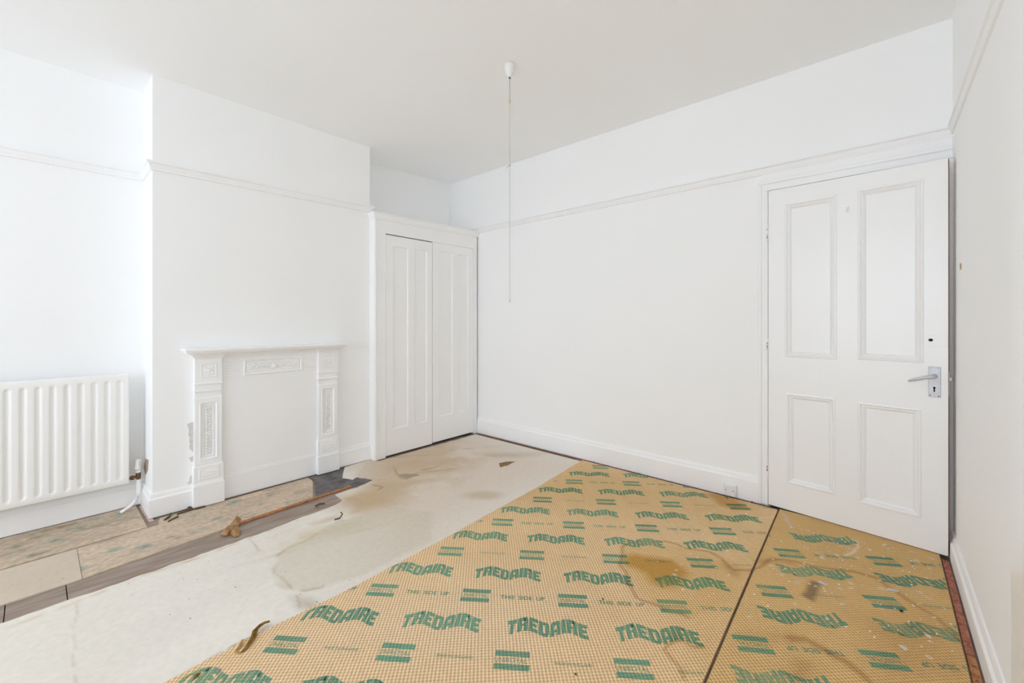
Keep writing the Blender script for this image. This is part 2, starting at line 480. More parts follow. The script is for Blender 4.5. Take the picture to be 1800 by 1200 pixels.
trim('baseboard_left', [(XA, YF, 0), (XA, YC0, 0), (XB, YC0, 0), (XB, 0.648, 0)], SK(0.140))
trim('baseboard_chimney', [(XB, 1.588, 0), (XB, YC1, 0)], SK(0.150))
trim('baseboard_back', [(-3.18, YB, 0), (-0.586, YB, 0)], SK(0.168))
trim('baseboard_right', [(XR, YB - 0.02, 0), (XR, 1.61, 0)], SK(0.115))
# moulded post at the right end of the right-hand wall
bm = BM()
box(bm, XR - 0.022, XR + 0.001, 1.40, 1.612, 0.0, zc(XR, 1.6), 0.004)
box(bm, XR - 0.032, XR - 0.02, 1.40, 1.585, 0.0, zc(XR, 1.6), 0.004)
struct(mesh_obj('trim_4', bm, M_gloss))
# patches where the paint has come off the walls
def patch(name, pts, parent, m=M_plaster, thick=0.0012):
    rg = random.Random(len(pts)); q = []
    for i, p in enumerate(pts):
        a, b_ = Vector(p), Vector(pts[(i + 1) % len(pts)])
        for t in (0, .25, .5, .75):
            v = a.lerp(b_, t); q.append(v + Vector((0, rg.uniform(-.004, .004), rg.uniform(-.005, .005))) if abs((a - b_).x) < 1e-6 else v)
    pts = q
    bm = BM()
    a = [bm.verts.new(p) for p in pts]
    f = bm.faces.new(a)
    r = bmesh.ops.extrude_face_region(bm, geom=[f])
    n = f.normal.copy() if f.normal.length else Vector((1, 0, 0))
    f.normal_update(); n = f.normal
    for g in r['geom']:
        if isinstance(g, bmesh.types.BMVert): g.co += n * thick
    bmesh.ops.recalc_face_normals(bm, faces=list(bm.faces))
    return mesh_obj(name, bm, m, parent)
def on_x(px, py, X):
    a = (px - 900) / 738; dx = FX[0] + a * RX[0]; dy = FX[1] + a * RX[1]
    t = X / dx
    return (X, t * dy, CAM_H - t * (py - 565) / 738)
def on_y(px, py, Y):
    a = (px - 900) / 738; dx = FX[0] + a * RX[0]; dy = FX[1] + a * RX[1]
    t = Y / dy
    return (t * dx, Y, CAM_H - t * (py - 565) / 738)
for k, poly in enumerate(([(330, 743), (341, 741), (341, 770), (340, 794), (334, 789), (333, 772), (331, 758)],
             [(333, 803), (340, 802), (341, 810), (335, 811)], [(337, 834), (341, 830), (341, 849), (330, 850), (333, 843)])):
    p = patch('bare_plaster_patch', [on_x(a, b_, XB + 0.0004) for a, b_ in poly], wall_chim)
patch('bare_plaster_patch', [on_y(*q, YC0 - 0.0004) for q in ((256, 806), (261, 808), (260, 826), (256, 834), (253, 822))], wall_chim, mat('brown_stain_plaster', rgb(178, 160, 142), 0.95, 0.1, noise=0.3, nscale=70))
patch('wall_plug', [on_x(*q, XR - 0.0004) for q in ((1687, 463), (1690, 463), (1690, 473), (1687, 473))][::-1], wall_right, mat('old_filler', rgb(200, 176, 148), 0.9, 0.1, noise=0.2, nscale=80))

# ------------------------------------------------------------------ door frame and door
bm = BM()
# lining and stop inside the opening
box(bm, DX0 - 0.003, DX0 + 0.004, YB - 0.002, YB + 0.121, 0, DZ - 0.006); box(bm, DX1 - 0.004, DX1 + 0.003, YB - 0.002, YB + 0.121, 0, DZ - 0.006); box(bm, DX0 - 0.003, DX1 + 0.003, YB - 0.002, YB + 0.121, DZ - 0.006, DZ + 0.003)
box(bm, DX0, DX0 + 0.016, YB + 0.045, YB + 0.085, 0, DZ - 0.006); box(bm, DX1 - 0.016, DX1, YB + 0.045, YB + 0.085, 0, DZ - 0.006)
box(bm, DX0, DX1, YB + 0.045, YB + 0.085, DZ - 0.02, DZ)
struct(mesh_obj('trim_5', bm, M_satin))
bm = BM()   # architrave: moulded boards, legs and head, mitred by small steps in thickness
box(bm, -0.592, DX0, YB - 0.014, YB + 0.001, 0.004, 1.9925, 0.002)
box(bm, -0.592, -0.574, YB - 0.024, YB - 0.011, 0.004, 2.033, 0.004)
box(bm, -0.556, DX0 + 0.0005, YB - 0.020, YB - 0.012, 0.004, 1.9915, 0.003)
box(bm, -0.5915, XR, YB - 0.0146, YB + 0.001, DZ, 2.0565, 0.002)
box(bm, -0.5925, XR, YB - 0.0245, YB - 0.011, 2.032, 2.056, 0.004)
box(bm, -0.5565, XR, YB - 0.0205, YB - 0.012, DZ - 0.001, DZ + 0.016, 0.003)
box(bm, -0.574, XR, YB - 0.009, YB + 0.001, 2.055, 2.105, 0.002)
box(bm, DX1, XR, YB - 0.0135, YB + 0.001, 0.004, 1.9925, 0.002)
struct(mesh_obj('trim_6', bm, M_satin))
hx, hy, ex, ey = -0.535, 3.05, 0.245, 2.955
dang = math.atan2(ey - hy, ex - hx); DL = math.hypot(ex - hx, ey - hy)
door = empty('door_1', (hx, hy, 0), dang); struct(door)
rects = [(0.088, 0.346, 0.949, 1.886), (0.439, 0.700, 0.956, 1.890), (0.098, 0.340, 0.178, 0.730), (0.439, 0.692, 0.168, 0.724)]
bm = BM(); facade_plate(bm, (0, DL, 0.016, 1.976), rects, 0.042)
for v in bm.verts:      # the head of the leaf drops a little towards the lock side
    if v.co.z > 1.95: v.co.z = 1.984 - 0.018 * v.co.x / DL
bmesh.ops.bevel(bm, geom=[e for e in bm.edges if e.is_manifold and len(e.link_faces) == 2 and abs(e.link_faces[0].normal.dot(e.link_faces[1].normal)) < 0.5 and max(v.co.x for v in e.verts) > DL - 0.001 and min(v.co.x for v in e.verts) > DL - 0.001], offset=0.002, segments=1, affect='EDGES')
mesh_obj('door_leaf', bm, M_gloss, door)
PAN = [(0, 0), (0.003, -0.004), (0.010, -0.005), (0.014, 0.000), (0.018, 0.004), (0.022, 0.003), (0.028, 0.007), (0.034, 0.0145), (0.036, 0.0145)]
for r_ in rects:
    bm = BM(); rect_loops(bm, r_, PAN)
    rect_loops(bm, r_, [(0, 0.0), (0, 0.03)], cap=False)
    bmesh.ops.recalc_face_normals(bm, faces=list(bm.faces))
    mesh_obj('panel', bm, M_gloss, door)
bm = BM(); box(bm, DL - 0.0005, DL + 0.0012, -0.0008, 0.042, 0.018, 1.962)
mesh_obj('worn_edge', bm, M_rawwood, door)['label'] = 'bare brown worn edge'
# handle set
bm = BM(); fbox(bm, 0.716, 0.760, 0, 0.004, 0.788, 0.940, 0.0015)
pl = mesh_obj('handle_plate', bm, M_metal, door); pl['label'] = 'brushed silver back plate'
bm = BM()
tube(bm, [(0.738, 0, 0.893), (0.738, -0.012, 0.893), (0.738, -0.034, 0.893)], [0.012, 0.010, 0.009], 14)
tube(bm, [(0.742, -0.036, 0.895), (0.730, -0.038, 0.892), (0.705, -0.040, 0.886), (0.680, -0.040, 0.877), (0.655, -0.038, 0.867), (0.645, -0.036, 0.863)], [0.009, 0.0095, 0.0085, 0.0075, 0.0065, 0.004], 12)
mesh_obj('lever', bm, M_metal, pl, True)
bm = BM()
lathe(bm, [(0.0048, 0), (0.0048, 0.002)], 14)
for v in bm.verts: v.co = Vector((0.737 + v.co.x, -0.0036 - v.co.z, 0.836 + v.co.y))
fbox(bm, 0.7345, 0.7395, 0.0036, 0.0056, 0.815, 0.835)
mesh_obj('keyhole', bm, M_dark, pl)
for s, z in ((0.722, 0.932), (0.753, 0.934), (0.722, 0.797), (0.752, 0.796)):
    bm = BM(); lathe(bm, [(0.003, 0), (0.003, 0.0016), (0.0015, 0.002)], 10)
    for v in bm.verts: v.co = Vector((s + v.co.x, -0.0036 - v.co.z, z + v.co.y))
    mesh_obj('screw', bm, M_rust if z < 0.9 else M_metal, pl)
bm = BM(); fbox(bm, 0.700, DL - 0.003, 0, 0.0016, 1.040, 1.100, 0.0008)
lp = mesh_obj('lock_patch', bm, M_gloss, door); lp['label'] = 'painted over lock patch with an empty hole'
bm = BM(); lathe(bm, [(0.0075, 0), (0.0075, 0.0008)], 16)
for v in bm.verts: v.co = Vector((0.724 + v.co.x * 1.15, -0.0014 - v.co.z, 1.073 + v.co.y))
mesh_obj('lock_hole', bm, M_rust, lp)
bm = BM(); lathe(bm, [(0.005, 0), (0.005, 0.0008)], 12)
for v in bm.verts: v.co = Vector((0.7255 + v.co.x, -0.0019 - v.co.z, 1.072 + v.co.y))
mesh_obj('hole_core', bm, M_dark, lp)
bm = BM()
box(bm, DL, DL + 0.004, 0.006, 0.036, 0.80, 0.92, 0.001); box(bm, DL, DL + 0.012, 0.012, 0.030, 0.872, 0.892, 0.002)
mesh_obj('latch', bm, M_metal, door)['label'] = 'brass coloured latch in the door edge'
bm = BM()   # stump of a coat hook high on the middle stile
fbox(bm, 0.386, 0.402, 0, 0.004, 1.775, 1.812, 0.0018); tube(bm, [(0.394, -0.003, 1.802), (0.394, -0.018, 1.796), (0.394, -0.020, 1.786), (0.394, -0.014, 1.780)], [0.0045, 0.004, 0.004, 0.003], 8)
mesh_obj('coat_hook', bm, M_gloss, door)
for z in (1.72, 1.02, 0.24):
    bm = BM()
    for k in range(5): tube(bm, [(-0.004, -0.004, z - 0.04 + k * 0.016), (-0.004, -0.004, z - 0.0255 + k * 0.016)], 0.0055, 8)
    hg = mesh_obj('hinge', bm, M_gloss, door)
    bm = BM()
    for k in range(4):
        zz = z + random.uniform(-0.035, 0.035); box(bm, -0.0065, -0.002, -0.0102, -0.0088, zz, zz + random.uniform(0.004, 0.011))
    mesh_obj('chipped_paint', bm, M_rust, hg)['label'] = 'chips of bare brown metal'
bm = BM()   # keep on the jamb for the old lock
box(bm, 0.236, 0.258, YB - 0.036, YB - 0.012, 1.045, 1.10, 0.003)
keep = mesh_obj('trim_7', bm, M_satin); struct(keep)

# ------------------------------------------------------------------ built-in cupboard
cx0 = -3.18
cup = empty('cupboard', (cx0, 0, 0.001), math.pi / 2)
tag(cup, 'tall white built-in cupboard with two panelled doors beside the chimney breast', 'cupboard')
bm = BM()
A0, A1 = 1.876, 3.053
facade_plate(bm, (A0, A1, 0.0, 2.066), [(1.978, 3.006, 0.0, 1.918)], 0.04)
fbox(bm, A0 + 0.001, 1.896, 0, 0.006, 0.0, 2.03, 0.0015)
fbox(bm, 1.912, 1.920, 0, 0.003, 0.0, 2.03, 0.001)
fbox(bm, YC1 - 0.001, 1.90, -0.0775, -0.0005, 0.0, 2.060)
fbox(bm, A0 + 0.001, A1 - 0.001, -0.45, -0.041, 2.045, 2.064)
mesh_obj('face_frame', bm, M_satin, cup)
bm = BM()
sweep(bm, [(A0 - 0.003, 0.075, 2.078), (A0 - 0.003, -0.001, 2.078), (A1 + 0.02, -0.001, 2.104)], [(0, 0.0), (0.022, 0.0), (0.024, -0.008), (0.018, -0.016), (0.012, -0.034), (0.006, -0.044), (0.006, -0.052), (0, -0.054)])
mesh_obj('cornice', bm, M_satin, cup)
bm = BM(); box(bm, 1.97, 3.01, 0.045, 0.43, 0.0, 0.004); box(bm, 1.97, 3.01, 0.43, 0.44, 0.0, 2.0)  # floor and back coloured near-black in place of shade behind the doors
mesh_obj('interior', bm, M_dark, cup)['label'] = 'inside coloured near-black for the shade seen through the gaps'
CP = [(0, 0), (0.004, 0.001), (0.008, 0.008), (0.012, 0.010), (0.014, 0.010)]
for (d0, d1, zb, zt, pans) in ((1.981, 2.474, 0.013, 1.908, [(2.048, 2.210, 0.227, 1.822), (2.275, 2.418, 0.227, 1.828)]),
                               (2.481, 3.003, 0.020, 1.916, [(2.556, 2.728, 0.25, 1.842), (2.793, 2.940, 0.25, 1.838)])):
    bm = BM(); facade_plate(bm, (d0, d1, zb, zt), pans, 0.028, front=0.002)
    dr = mesh_obj('door', bm, M_satin, cup)
    for pr in pans:
        bm = BM(); rect_loops(bm, pr, [(a, d + 0.002) for a, d in CP])
        bmesh.ops.recalc_face_normals(bm, faces=list(bm.faces))
        mesh_obj('panel', bm, M_satin, dr)
    hs = d0 - 0.002 if d0 < 2.2 else d1 + 0.002
    for z in (1.62, 0.42):
        bm = BM(); tube(bm, [(hs, -0.003, z - 0.03), (hs, -0.003, z + 0.03)], 0.005, 8); mesh_obj('hinge', bm, M_satin, dr)
    if d0 > 2.2:
        bm = BM(); fbox(bm, d0 + 0.030, d0 + 0.050, -0.002, 0.001, 0.99, 1.06, 0.0006); mesh_obj('catch_plate', bm, M_satin, dr)

# ------------------------------------------------------------------ fireplace surround, blocked up
fs = empty('fireplace_surround', (XB, 0, 0), math.pi / 2)
tag(fs, 'white painted cast fireplace surround with pilasters, blocked up below its mantel shelf', 'fireplace')
bm = BM()
fbox(bm, 0.592, 1.606, 0, 0.128, 0.980, 0.998, 0.004)
fbox(bm, 0.602, 1.596, 0, 0.118, 0.970, 0.982, 0.003)
mesh_obj('mantel_shelf', bm, M_satin, fs)
def pilaster(a, b_):
    w_ = b_ - a; c = (a + b_) / 2
    bm = BM()
    # plinth, foot block, shaft, bands, head block
    fbox(bm, a - 0.012, b_ + 0.012, 0, 0.062, 0.004, 0.140, 0.002)
    fbox(bm, a - 0.008, b_ + 0.008, 0, 0.056, 0.138, 0.152, 0.003)
    fbox(bm, a - 0.008, b_ + 0.008, 0, 0.052, 0.150, 0.254, 0.002)
    fbox(bm, a - 0.003, b_ + 0.003, 0, 0.046, 0.252, 0.268, 0.003)
    fbox(bm, a, b_, 0, 0.030, 0.26, 0.68)
    fbox(bm, a - 0.004, b_ + 0.004, 0, 0.042, 0.676, 0.684, 0.002)
    fbox(bm, a, b_, 0, 0.036, 0.682, 0.722)
    fbox(bm, a - 0.006, b_ + 0.006, 0, 0.048, 0.720, 0.732, 0.003)
    fbox(bm, a, b_, 0, 0.042, 0.730, 0.768)
    fbox(bm, a - 0.006, b_ + 0.006, 0, 0.052, 0.766, 0.780, 0.003)
    fbox(bm, a, b_, 0, 0.046, 0.778, 0.932)
    # flared cap
    for k, (z0, z1, g) in enumerate(((0.928, 0.938, 0.004), (0.936, 0.946, 0.010), (0.944, 0.954, 0.018), (0.952, 0.962, 0.026), (0.960, 0.971, 0.034))):
        fbox(bm, a - g, b_ + g, 0, 0.046 + g, z0, z1, 0.003)
    p = mesh_obj('pilaster', bm, M_satin, fs)
    # sunk panel on the shaft
    bm = BM(); m = 0.022
    r0 = (a + m, b_ - m, 0.290, 0.655)
    facade_plate(bm, (a, b_, 0.268, 0.676), [r0], 0.018, front=-0.046)
    rect_loops(bm, r0, [(0, -0.046), (0.004, -0.049), (0.008, -0.045), (0.012, -0.036), (0.018, -0.036), (0.020, -0.040), (0.024, -0.040), (0.026, -0.034), (0.030, -0.034)])
    bmesh.ops.recalc_face_normals(bm, faces=list(bm.faces))
    mesh_obj('shaft_panel', bm, M_satin, p)
    bm = BM()
    z = 0.335
    k = 0
    while z < 0.62:
        for s in (-1, 1): blob(bm, (c + s * 0.008, -0.037, z + 0.006 * s), (0.007, 0.005, 0.010))
        blob(bm, (c, -0.038, z), (0.004, 0.006, 0.006))
        z += 0.0175; k += 1
    mesh_obj('carved_garland', bm, M_satin, p, True)
    # head block: square rosette in a sunk frame
    bm = BM(); zz = 0.855
    hw = 0.044
    rect_loops(bm, (c - hw, c + hw, zz - hw, zz + hw), [(0, -0.047), (0.003, -0.050), (0.007, -0.049), (0.009, -0.042), (0.013, -0.042)])
    for t in range(8):
        an = t * math.pi / 4
        blob(bm, (c + 0.021 * math.cos(an), -0.046, zz + 0.021 * math.sin(an)), (0.010, 0.006, 0.010))
    for t in range(4):
        an = math.pi / 4 + t * math.pi / 2
        blob(bm, (c + 0.036 * math.cos(an), -0.044, zz + 0.036 * math.sin(an)), (0.008, 0.005, 0.008))
    blob(bm, (c, -0.049, zz), (0.011, 0.008, 0.011), 2)
    mesh_obj('rosette', bm, M_satin, p)
    # foot block frame
    bm = BM()
    rect_loops(bm, (a + 0.016, b_ - 0.016, 0.170, 0.236), [(0, -0.0525), (0.003, -0.056), (0.007, -0.056), (0.010, -0.053), (0.014, -0.053), (0.016, -0.057), (0.019, -0.057)])
    mesh_obj('foot_panel', bm, M_satin, p)
pilaster(0.658, 0.800)
pilaster(1.424, 1.570)
bm = BM()
fbox(bm, 0.80, 1.424, 0, 0.020, 0.0, 0.975)
fbox(bm, 0.80, 1.424, 0, 0.050, 0.955, 0.972, 0.003); fbox(bm, 0.80, 1.424, 0, 0.040, 0.942, 0.957, 0.004); fbox(bm, 0.80, 1.424, 0, 0.030, 0.928, 0.944, 0.004)
mesh_obj('infill_board', bm, M_satin, fs)
bm = BM(); fbox(bm, 0.812, 1.412, 0.019, 0.027, 0.005, 0.150, 0.002); fbox(bm, 0.812, 1.412, 0.019, 0.024, 0.150, 0.163, 0.002)
mesh_obj('skirting_strip', bm, M_satin, fs)
bm = BM()
rect_loops(bm, (0.930, 1.312, 0.800, 0.905), [(0, -0.020), (0.004, -0.028), (0.009, -0.028), (0.013, -0.021), (0.022, -0.021), (0.025, -0.025), (0.028, -0.025), (0.030, -0.022)])
fp_ = mesh_obj('frieze_panel', bm, M_satin, fs)
bm = BM()
for k in range(15):
    s = 0.975 + k * 0.0208; dz = 0.006 * math.sin(k * 1.9)
    blob(bm, (s, -0.025, 0.853 + dz), (0.009, 0.005, 0.008)); blob(bm, (s + 0.01, -0.024, 0.853 - dz * 1.6), (0.006, 0.004, 0.006))
blob(bm, (1.121, -0.027, 0.853), (0.020, 0.007, 0.020), 2)
mesh_obj('carved_garland', bm, M_satin, fp_, True)
for s0, s1 in ((0.825, 0.905), (1.335, 1.410)):
    bm = BM()
    for k in range(6): fbox(bm, s0, s1, 0.019, 0.0235, 0.802 + k * 0.018, 0.811 + k * 0.018, 0.0018)
    mesh_obj('reeding', bm, M_satin, fs)

# ------------------------------------------------------------------ radiator
rd = empty('radiator', (-3.458, 0, 0), math.pi / 2)
tag(rd, 'white fluted panel radiator on the wall left of the chimney breast', 'radiator')
R0, R1, Z0, Z1 = -0.80, 0.38, 0.172, 0.846
pitch = 0.0545
ns = int((R1 - R0) / pitch * 12)
zz = [Z0, Z0 + 0.006, Z0 + 0.03] + [Z0 + 0.036 + 0.006 * k for k in range(7)] + [0.3 + 0.09 * k for k in range(5)] + [Z1 - 0.073 + 0.006 * k for k in range(7)] + [Z1 - 0.03, Z1 - 0.006, Z1]
bm = BM(); rows = []
for z in zz:
    row = []
    for k in range(ns + 1):
        y = R0 + (R1 - R0) * k / ns
        ph = ((y - 0.321) / pitch) % 1.0         # recess starts at phase 0
        d = 0
        if -0.85 < y < 0.362 and y > R0 + 0.02:
            wv = min(max((0.56 - abs(ph - 0.28) * 2) / 0.40, 0), 1)
            e = min(z - (Z0 + 0.034), (Z1 - 0.036) - z)
            rad = 0.016
            # rounded ends of each pressed flute
            off = abs(ph - 0.28) * pitch
            lim = rad - math.sqrt(max(0, rad * rad - min(off, rad) ** 2))
            en = min(max((e - lim) / 0.010, 0), 1)
            d = 0.0085 * sm(wv) * sm(en)
        edge = min(z - Z0, Z1 - z, y - R0, R1 - y)
        if edge < 0.004: d = 0.004 - edge
        row.append(bm.verts.new((y, d, z)))
    rows.append(row)
for a, b_ in zip(rows, rows[1:]):
    for k in range(ns):
        bm.faces.new((a[k], a[k + 1], b_[k + 1], b_[k]))
rim = rows[0] + [r[-1] for r in rows[1:]] + rows[-1][-2::-1] + [r[0] for r in rows[-2:0:-1]]
bk = [bm.verts.new((v.co.x, 0.020, v.co.z)) for v in rim]
for k in range(len(rim)):
    j = (k + 1) % len(rim); bm.faces.new((rim[k], bk[k], bk[j], rim[j]))
bm.faces.new(bk)
bmesh.ops.recalc_face_normals(bm, faces=list(bm.faces))
mesh_obj('front_panel', bm, M_rad, rd, True)
for y in (-0.6, 0.2):
    bm = BM(); box(bm, y, y + 0.03, 0.02, 0.111, 0.26, 0.76, 0.002)
    mesh_obj('bracket', bm, M_rad, rd)
vl = empty('valve', (-3.49, 0.426, 0)); vl.parent = rd
vl.matrix_parent_inverse = Matrix.Identity(4)
vl.location = (0.426, 0.032, 0)
bm = BM(); lathe(bm, [(0.013, 0.222), (0.015, 0.226), (0.015, 0.238), (0.012, 0.240)], 16); mesh_obj('collar', bm, M_plastic, vl, False)
bm = BM(); lathe(bm, [(0.0165, 0.242), (0.019, 0.245), (0.019, 0.262), (0.0165, 0.266), (0.015, 0.300), (0.013, 0.304), (0.004, 0.305)], 20)
for k in range(8): box(bm, 0.0155 * math.cos(k * math.pi / 4) - 0.002, 0.0155 * math.cos(k * math.pi / 4) + 0.002, 0.0155 * math.sin(k * math.pi / 4) - 0.002, 0.0155 * math.sin(k * math.pi / 4) + 0.002, 0.264, 0.296)
mesh_obj('cap', bm, M_plastic, vl)
bm = BM(); tube(bm, [(0, 0, 0.180), (0, 0, 0.224)], [0.012, 0.013], 14); tube(bm, [(-0.055, -0.012, 0.198), (-0.03, -0.006, 0.198), (0, 0, 0.198)], 0.009, 12)
tube(bm, [(-0.036, -0.008, 0.198), (-0.022, -0.005, 0.198)], 0.014, 6)
mesh_obj('body', bm, M_rust, vl)['label'] = 'tarnished brass valve body'
bm = BM()
tube(bm, [(0, 0, 0.19), (0, 0, 0.14), (0, -0.002, 0.09), (-0.008, -0.006, 0.06), (-0.03, -0.012, 0.035), (-0.06, -0.02, 0.018), (-0.085, -0.03, 0.008)], [0.012, 0.012, 0.011, 0.010, 0.0095, 0.009, 0.009], 12)
mesh_obj('pipe', bm, M_gloss, vl, True)

# ------------------------------------------------------------------ ceiling pull cord
px, py_ = -1.641, 1.843
zcl = zc(px, py_)
pc = empty('pull_cord_switch', (px, py_, zcl))
tag(pc, 'white ceiling rose with a long thin pull cord hanging in mid room', 'pull cord')
bm = BM(); lathe(bm, [(0.030, 0.0), (0.0305, -0.012), (0.029, -0.034), (0.024, -0.056), (0.016, -0.070), (0.010, -0.076), (0.004, -0.077)], 28)
mesh_obj('ceiling_rose', bm, M_plastic, pc, True)
bm = BM(); lathe(bm, [(0.0055, -0.076), (0.0055, -0.083), (0.003, -0.085)], 12); mesh_obj('grommet', bm, M_splint, pc)
bm = BM(); tube(bm, [(0, 0, -0.08), (0, 0, 2.462 - zcl)], 0.0021, 8); mesh_obj('upper_cord', bm, mat('grey_cord', rgb(172, 170, 166), 0.8), pc)
bm = BM(); lathe(bm, [(0.002, 2.474 - zcl), (0.0045, 2.470 - zcl), (0.0055, 2.455 - zcl), (0.004, 2.448 - zcl)], 12); mesh_obj('coupler', bm, mat('yellowed_plastic', rgb(206, 184, 140), 0.5), pc)
bm = BM(); tube(bm, [(0, 0, 2.45 - zcl), (0.0004, 0, 2.0 - zcl), (0, 0, 1.6 - zcl), (0.0003, 0, 1.284 - zcl)], 0.0015, 8); mesh_obj('lower_cord', bm, mat('pale_cord', rgb(196, 190, 186), 0.8), pc)
bm = BM(); blob(bm, (0, 0, 2.084 - zcl), (0.006, 0.006, 0.005)); tube(bm, [(-0.001, 0, 2.083 - zcl), (-0.016, -0.006, 2.074 - zcl), (-0.02, -0.008, 2.064 - zcl)], 0.002, 6); mesh_obj('knot', bm, mat('cord_knot', rgb(190, 176, 150), 0.8), pc)
bm = BM(); lathe(bm, [(0.002, 1.300 - zcl), (0.004, 1.296 - zcl), (0.005, 1.283 - zcl), (0.003, 1.278 - zcl)], 12); mesh_obj('pull_end', bm, mat('pull_end_plastic', rgb(206, 204, 198), 0.5), pc)

# ------------------------------------------------------------------ socket on the skirting
so = empty('wall_socket', (-0.753, YB - 0.020, 0.01))
tag(so, 'small white socket box screwed to the skirting left of the door', 'socket')
bm = BM(); fbox(bm, -0.038, 0.038, 0, 0.020, 0, 0.076, 0.003); mesh_obj('box', bm, M_plastic, so)
bm = BM(); fbox(bm, -0.036, 0.030, 0.020, 0.024, 0.002, 0.072, 0.002); cv = mesh_obj('cover', bm, M_plastic, so)
for s in (-0.026, 0.020):
    bm = BM(); lathe(bm, [(0.0032, 0), (0.0032, 0.001)], 10)
    for v in bm.verts: v.co = Vector((s + v.co.x, -0.0238 - v.co.z, 0.040 + v.co.y))
    mesh_obj('screw', bm, M_rust, cv)

# ------------------------------------------------------------------ floor coverings
def interp(ys, pts):
    return np.interp(ys, [p[0] for p in pts], [p[1] for p in pts])
def jit(ys, amp, s, seed):
    return amp * (fbm(ys * 0 + seed, ys, s) - 0.5) * 2
P = lambda *q: [fp(a, b_) for a, b_ in q]
LINO_PALE, LINO_GREY, LINO_BROWN = rgb(236, 230, 220), rgb(218, 202, 185), rgb(204, 180, 146)
lino_strokes = [
    ('poly', P((640, 860), (700, 830), (760, 800), (835, 765), (930, 790), (1000, 822), (880, 880), (760, 960), (700, 985)), LINO_GREY, 0.75, 0.5),
    ('poly', P((560, 900), (600, 870), (690, 815), (800, 770), (850, 800), (790, 850), (700, 890), (620, 905)), LINO_BROWN, 0.85, 0.25, 5),
    ('ell', [fp(640, 880), (0.30, 0.20), 1.0], rgb(190, 160, 120), 0.5, 0.8),
    ('ell', [fp(760, 815), (0.40, 0.16), 0.9], rgb(186, 158, 118), 0.65, 0.8, 6),
    ('ell', [fp(790, 808), (0.18, 0.10), 0.7], rgb(176, 146, 100), 0.5, 0.9, 9),
    ('ell', [fp(620, 915), (0.45, 0.13), 1.6], rgb(206, 190, 150), 0.55, 0.9, 7),
    ('ell', [fp(850, 870), (0.17, 0.09), 0.7], rgb(196, 176, 142), 0.65, 0.6),
    ('ell', [fp(560, 940), (0.5, 0.12), 1.3], rgb(205, 190, 148), 0.5, 0.9, 8),
    ('ell', [fp(690, 805), (0.30, 0.12), 0.8], rgb(190, 156, 112), 0.7, 0.7, 8),
    ('ell', [fp(735, 800), (0.34, 0.05), 0.95], rgb(172, 138, 94), 0.5, 0.9, 12),
    ('ell', [fp(700, 850), (0.55, 0.10), 1.1], rgb(192, 166, 122), 0.65, 0.9, 9),
    ('ell', [fp(650, 835), (0.16, 0.10), 0.9], rgb(180, 146, 104), 0.65, 0.8, 8),
    ('ell', [fp(610, 880), (0.35, 0.07), 1.4], rgb(184, 148, 102), 0.65, 0.9, 10),
    ('ell', [fp(600, 905), (0.45, 0.05), 1.5], rgb(196, 166, 116), 0.5, 0.9, 14),
    ('ell', [fp(800, 790), (0.5, 0.05), 1.0], rgb(182, 160, 124), 0.55, 0.9, 11),
    ('ell', [fp(740, 830), (0.5, 0.035), 1.05], rgb(168, 148, 112), 0.55, 0.9, 15),
    ('ell', [fp(880, 800), (0.6, 0.12), 0.8], rgb(188, 172, 150), 0.6, 0.9, 6),
    ('ell', [fp(590, 945), (0.6, 0.03), 1.35], rgb(196, 178, 138), 0.45, 0.9, 12),
    ('poly', P((640, 872), (655, 845), (640, 806), (700, 785), (780, 768), (800, 795), (730, 845), (690, 880)), rgb(204, 180, 150), 0.7, 0.15),
    # big rounded damp mark
    ('poly', P((487, 975), (480, 995), (487, 1020), (502, 1035), (540, 1037), (567, 1032), (640, 1010), (760, 950), (760, 900), (690, 890), (610, 912), (572, 927), (545, 947), (510, 960)), rgb(210, 200, 180), 0.55, 0.03),
    ('line', P((600, 915), (572, 927), (545, 947), (510, 960), (487, 975), (480, 995), (487, 1020), (502, 1035), (540, 1037), (567, 1032)), rgb(178, 158, 118), 0.55, 0.010, 14),
    ('ell', [fp(545, 1062), (0.16, 0.05), 0.3], rgb(188, 176, 154), 0.7, 0.9),
    ('line', P((490, 1005), (520, 1045), (528, 1070)), rgb(150, 126, 88), 0.4, 0.006, 20),
    ('poly', P((700, 834), (735, 832), (738, 835), (707, 843)), rgb(150, 134, 108), 0.75, 0.012),
    ('line', P((745, 826), (770, 820)), rgb(150, 132, 100), 0.6, 0.012),
    ('line', P((690, 820), (698, 832), (702, 841)), rgb(160, 132, 92), 0.7, 0.006),
    ('line', P((655, 852), (672, 856), (664, 861)), rgb(140, 108, 70), 0.7, 0.007),
    ('line', P((625, 855), (640, 846), (675, 838)), rgb(170, 138, 96), 0.6, 0.010),
    ('line', P((885, 925), (910, 931)), rgb(244, 238, 230), 0.8, 0.005),
    ('line', P((130, 1205), (134, 1060)), rgb(190, 178, 158), 0.75, 0.0035),
    ('line', P((290, 1204), (380, 1150), (470, 1106), (540, 1074), (600, 1046)), rgb(150, 128, 88), 0.7, 0.006, 45),
    ('line', P((10, 1104), (250, 1012), (355, 978), (430, 949), (585, 890)), rgb(206, 176, 126), 0.55, 0.010, 22),
    ('ell', [fp(100, 1130), (0.5, 0.3), 0], rgb(232, 226, 212), 0.6, 0.8),
    ('line', P((455, 935), (440, 947), (450, 960), (458, 968)), rgb(150, 130, 96), 0.5, 0.004, 30),
    ('line', P((250, 1012), (300, 997), (355, 978)), rgb(214, 186, 140), 0.5, 0.012, 20),
]
